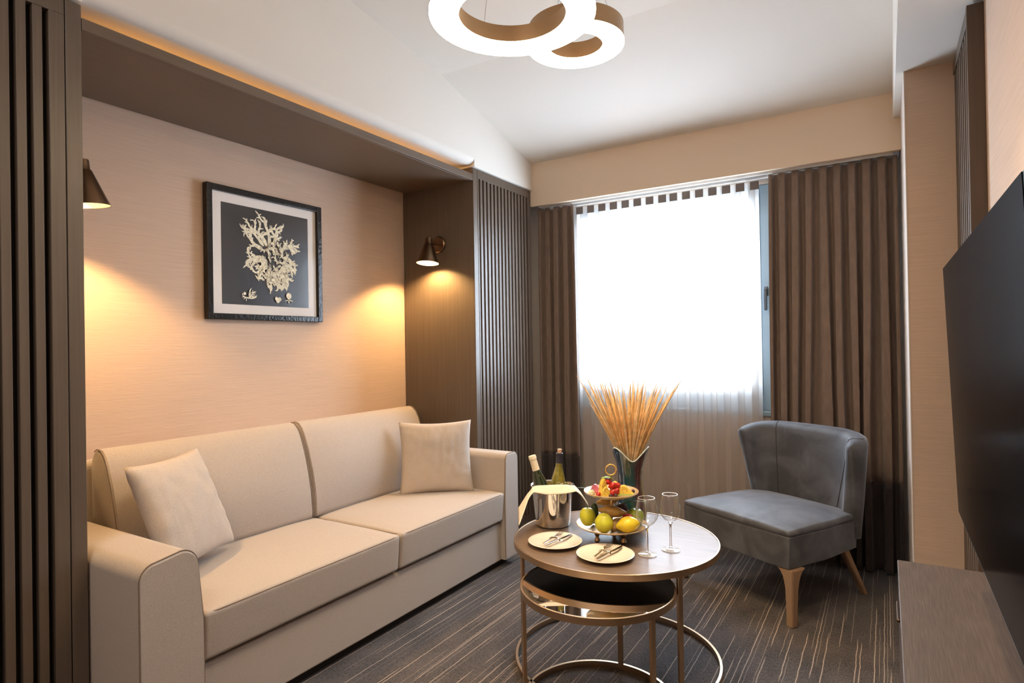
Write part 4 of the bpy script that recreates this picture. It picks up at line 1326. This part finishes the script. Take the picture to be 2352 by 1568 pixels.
def fork_bm():
    bm = bmesh.new()
    # handle
    tube(bm, [(0, -0.075, 0.0), (0, -0.04, 0.001), (0, 0.0, 0.0015), (0, 0.022, 0.002)], [0.0050, 0.0040, 0.0026, 0.0026], 10, flat=0.42)
    # head
    def fn(u, v):
        w = 0.0030 + 0.0080 * math.sin(min(1, v * 1.5) * PI / 2)
        return ((u - 0.5) * 2 * w, 0.020 + 0.024 * v, 0.002 - 0.0035 * math.sin(PI * v * .7) * (1 - (2 * u - 1) ** 2) + 0.001)
    g = [[bm.verts.new(fn(i / 6, j / 5)) for i in range(7)] for j in range(6)]
    fs_ = [bm.faces.new((g[j][i], g[j][i + 1], g[j + 1][i + 1], g[j + 1][i])) for j in range(5) for i in range(6)]
    bmesh.ops.solidify(bm, geom=fs_, thickness=0.0012)
    for k in range(4):
        x = -0.0093 + k * 0.0062
        tube(bm, [(x, 0.042, 0.001), (x, 0.060, 0.0015), (x * 0.96, 0.078, 0.0042)], [0.0016, 0.0014, 0.0007], 6)
    return bm


def knife_bm():
    bm = bmesh.new()
    tube(bm, [(0, -0.085, 0), (0, -0.05, 0.0006), (0, -0.01, 0.0006), (0, 0.010, 0.0006)], [0.0052, 0.0058, 0.0045, 0.0042], 10, flat=0.55)
    A = []
    for (x, y) in ((-0.0042, 0.008), (0.0042, 0.008), (0.0075, 0.03), (0.0080, 0.07), (0.0055, 0.092), (-0.0030, 0.105), (-0.0046, 0.09), (-0.0046, 0.03)):
        A.append((x, y))
    prism(bm, [(x, y) for x, y in A], 'z', -0.0004, 0.0010)
    return bm


CUT = {}


def cutlery(c, k, where):
    # direction on screen: from lower-left to upper-right
    base = math.atan2((RT * 0.62 + FW2 * 0.78).y, (RT * 0.62 + FW2 * 0.78).x) - PI / 2
    z = TZ + 0.0185
    side = Vector((math.cos(base), math.sin(base), 0)); fw = Vector((-math.sin(base), math.cos(base), 0))
    for nm, off, along, da in (('table_fork', -0.014, 0.004, 0.10), ('table_knife', 0.016, -0.004, -0.04)):
        if nm not in CUT:
            CUT[nm] = finish(nm, fork_bm() if nm == 'table_fork' else knife_bm(), 'cutlery', None, smooth=True, angle=50); o = CUT[nm]
        else:
            o = CUT[nm].copy(); COL.objects.link(o)
        p = Vector((c[0], c[1], z)) + side * off + fw * along
        if k == 0: p.z += 0.0
        o.location = p; o.rotation_euler = (0, 0, base + da)
        tag(o, 'steel %s lying on the %s' % ('fork' if nm == 'table_fork' else 'knife', where), 'fork' if nm == 'table_fork' else 'knife', 'cutlery on the side plates')
    # small steel rest band that holds the pair
    bm = bmesh.new()
    tube(bm, [side * -0.020 + Vector((0, 0, -0.004)), side * -0.018 + Vector((0, 0, 0.004)), side * 0.0 + Vector((0, 0, 0.0062)), side * 0.020 + Vector((0, 0, 0.005)), side * 0.023 + Vector((0, 0, -0.004))], 0.0035, 8, flat=0.5)
    tube(bm, [side * -0.021 + fw * -0.010 + Vector((0, 0, -0.005)), side * -0.019 + fw * -0.010 + Vector((0, 0, 0.004)), side * 0.0 + fw * -0.008 + Vector((0, 0, 0.006))], 0.003, 8, flat=0.5)
    o = finish('cutlery_clasp', bm, 'cutlery', None, smooth=True, angle=60, loc=(c[0], c[1], z))
    tag(o, 'small steel clasp around the cutlery on the %s' % where, 'clasp', 'cutlery clasps')


PL1 = (-1.145, 2.157); PL2 = (-0.911, 2.115)
plate(PL1, 'cream side plate in front of the steel wine bucket', 0); plate(PL2, 'cream side plate at the front edge of the coffee table', 1)
cutlery(PL1, 0, 'left plate before the bucket'); cutlery(PL2, 1, 'plate at the front table edge')


# wine glasses
def wine_glass(c, label, wide=1.0):
    w = wide
    t = thing('wine_glass', label, 'glass', (c[0], c[1], TZ), 0, 'wine glasses on the coffee table')
    lat('foot', 'glassfoot', [(0.0, 0.0002), (0.0345, 0.0002), (0.0352, 0.0014), (0.030, 0.0030), (0.014, 0.0062), (0.0055, 0.012), (0.0, 0.0125)], t, 56, angle=60)
    lat('stem', 'glassstem', [(0.0, 0.0126), (0.0052, 0.0126), (0.0042, 0.030), (0.0040, 0.085), (0.0052, 0.100), (0.0105, 0.1070), (0, 0.1072)], t, 24, angle=60)
    outer = [(0.0, 0.1074), (0.0115, 0.1078), (0.026 * w, 0.119), (0.0375 * w, 0.137), (0.0402 * w, 0.150), (0.0390 * w, 0.170), (0.0340 * w, 0.195), (0.0295 * w, 0.2135)]
    inner = [(0.0287 * w, 0.2135), (0.0332 * w, 0.195), (0.0382 * w, 0.170), (0.0394 * w, 0.150), (0.0367 * w, 0.1378), (0.025 * w, 0.1205), (0.011, 0.1105), (0.0, 0.109)]
    b = lat('bowl', 'wineglass', outer + inner, t, 64, angle=80)
    tb('rim', 'glassrim', [(0.0291 * w * math.cos(2 * PI * i / 48), 0.0291 * w * math.sin(2 * PI * i / 48), 0.2138) for i in range(48)], 0.0008, b, 6, closed=True)
    return t


wine_glass((-0.782, 2.214), 'clear wine glass overlapping the lemon, nearer the camera', 1.06)
wine_glass((-0.721, 2.308), 'clear wine glass nearest the grey chair', 0.98)

# vase
VC = P2(0.106, 0.185)
def vwave(r, z, a):
    k = max(0.0, (z - 0.23) / 0.09)
    w = math.cos(3 * (a - vrot))
    return (r * (1 + 0.17 * k * w), z + 0.034 * k * k * w)
vrot = -0.52
vprof = [(0, 0.0), (0.060, 0.0), (0.066, 0.006), (0.070, 0.05), (0.067, 0.09), (0.059, 0.135), (0.053, 0.175), (0.053, 0.215), (0.057, 0.255), (0.064, 0.285), (0.073, 0.308), (0.075, 0.313), (0.071, 0.314), (0.060, 0.288), (0.052, 0.255), (0.047, 0.215), (0.047, 0.175), (0.050, 0.135), (0.041, 0.09), (0.04, 0.02), (0, 0.018)]
va = lat('vase', 'vase', vprof, None, 72, loc=(VC[0], VC[1], TZ), wave=vwave, angle=80)
va.rotation_euler = (0, 0, yaw)
tag(va, 'dark teal art glass vase with wavy rim behind the fruit stand', 'vase')
# lip of clear glass
n = 72
rim = []
for i in range(n):
    a = 2 * PI * i / n; r_, z_ = vwave(0.073, 0.3135, a); rim.append((r_ * math.cos(a), r_ * math.sin(a), z_))
tb('glass_lip', mat('pale_glass_lip', (0.55, 0.62, 0.60), 0.05, coat=1.0), rim, 0.0032, va, 8, closed=True)

# dried grass bunch
dg = thing('dried_grass_bunch', 'bunch of golden dried grass plumes standing in the glass vase', 'dried plant', (VC[0], VC[1], TZ + 0.03))
rg = random.Random(12)
for k in range(190):
    fr = k / 190
    ang = rg.uniform(0, 2 * PI)
    spread = rg.uniform(0.10, 1.0) ** 0.7
    H_ = rg.uniform(0.46, 0.635) if k % 5 < 3 else rg.uniform(0.36, 0.50)
    rx = math.cos(ang) * spread; ry = math.sin(ang) * spread
    lean = RT * (rx * 0.238 + 0.012) + FW2 * ry * 0.13
    neck = RT * rx * 0.018 + FW2 * ry * 0.018
    pts, rads = [], []
    for i in range(11):
        t_ = i / 10
        z = H_ * t_
        kk = max(0.0, (z - 0.19) / 0.41)
        p = neck * min(1, z / 0.15) * 0.9 + lean * kk ** 1.2
        p = p + Vector((noise.noise(Vector((k, t_ * 2, 0))), noise.noise(Vector((k, t_ * 2, 9))), 0)) * 0.008 * kk
        pts.append((p.x, p.y, z))
        if t_ < 0.40: rads.append(0.0012)
        else:
            q = (t_ - 0.40) / 0.60
            rads.append(0.0004 + 0.0041 * math.sin(PI * min(1, q ** 0.8)) ** 0.75 * rg.uniform(0.85, 1.15))
    bm = bmesh.new(); tube(bm, pts, rads, 6)
    # fine bristles that make the plume feathery
    for b_ in range(44):
        tt = rg.uniform(0.42, 0.985); i = min(9, int(tt * 10)); f = tt * 10 - i
        p0 = Vector(pts[i]).lerp(Vector(pts[i + 1]), f); ax = (Vector(pts[i + 1]) - Vector(pts[i])).normalized()
        rr = rads[i] * (1 - f) + rads[i + 1] * f
        sd = ax.cross(Vector((rg.uniform(-1, 1), rg.uniform(-1, 1), rg.uniform(-1, 1)))).normalized()
        w_ = ax.cross(sd) * 0.00055
        st_ = p0 + sd * rr * 0.6; tip = p0 + sd * (rr + rg.uniform(0.0015, 0.0050)) + ax * rg.uniform(0.010, 0.022)
        vs = [bm.verts.new(st_ - w_), bm.verts.new(st_ + w_), bm.verts.new(tip), bm.verts.new(st_ + sd * 0.0006)]
        bm.faces.new((vs[0], vs[1], vs[2])); bm.faces.new((vs[1], vs[3], vs[2])); bm.faces.new((vs[3], vs[0], vs[2])); bm.faces.new((vs[0], vs[3], vs[1]))
    finish('grass_stem', bm, 'dry' if k % 4 else 'dry_pale', dg, smooth=True)
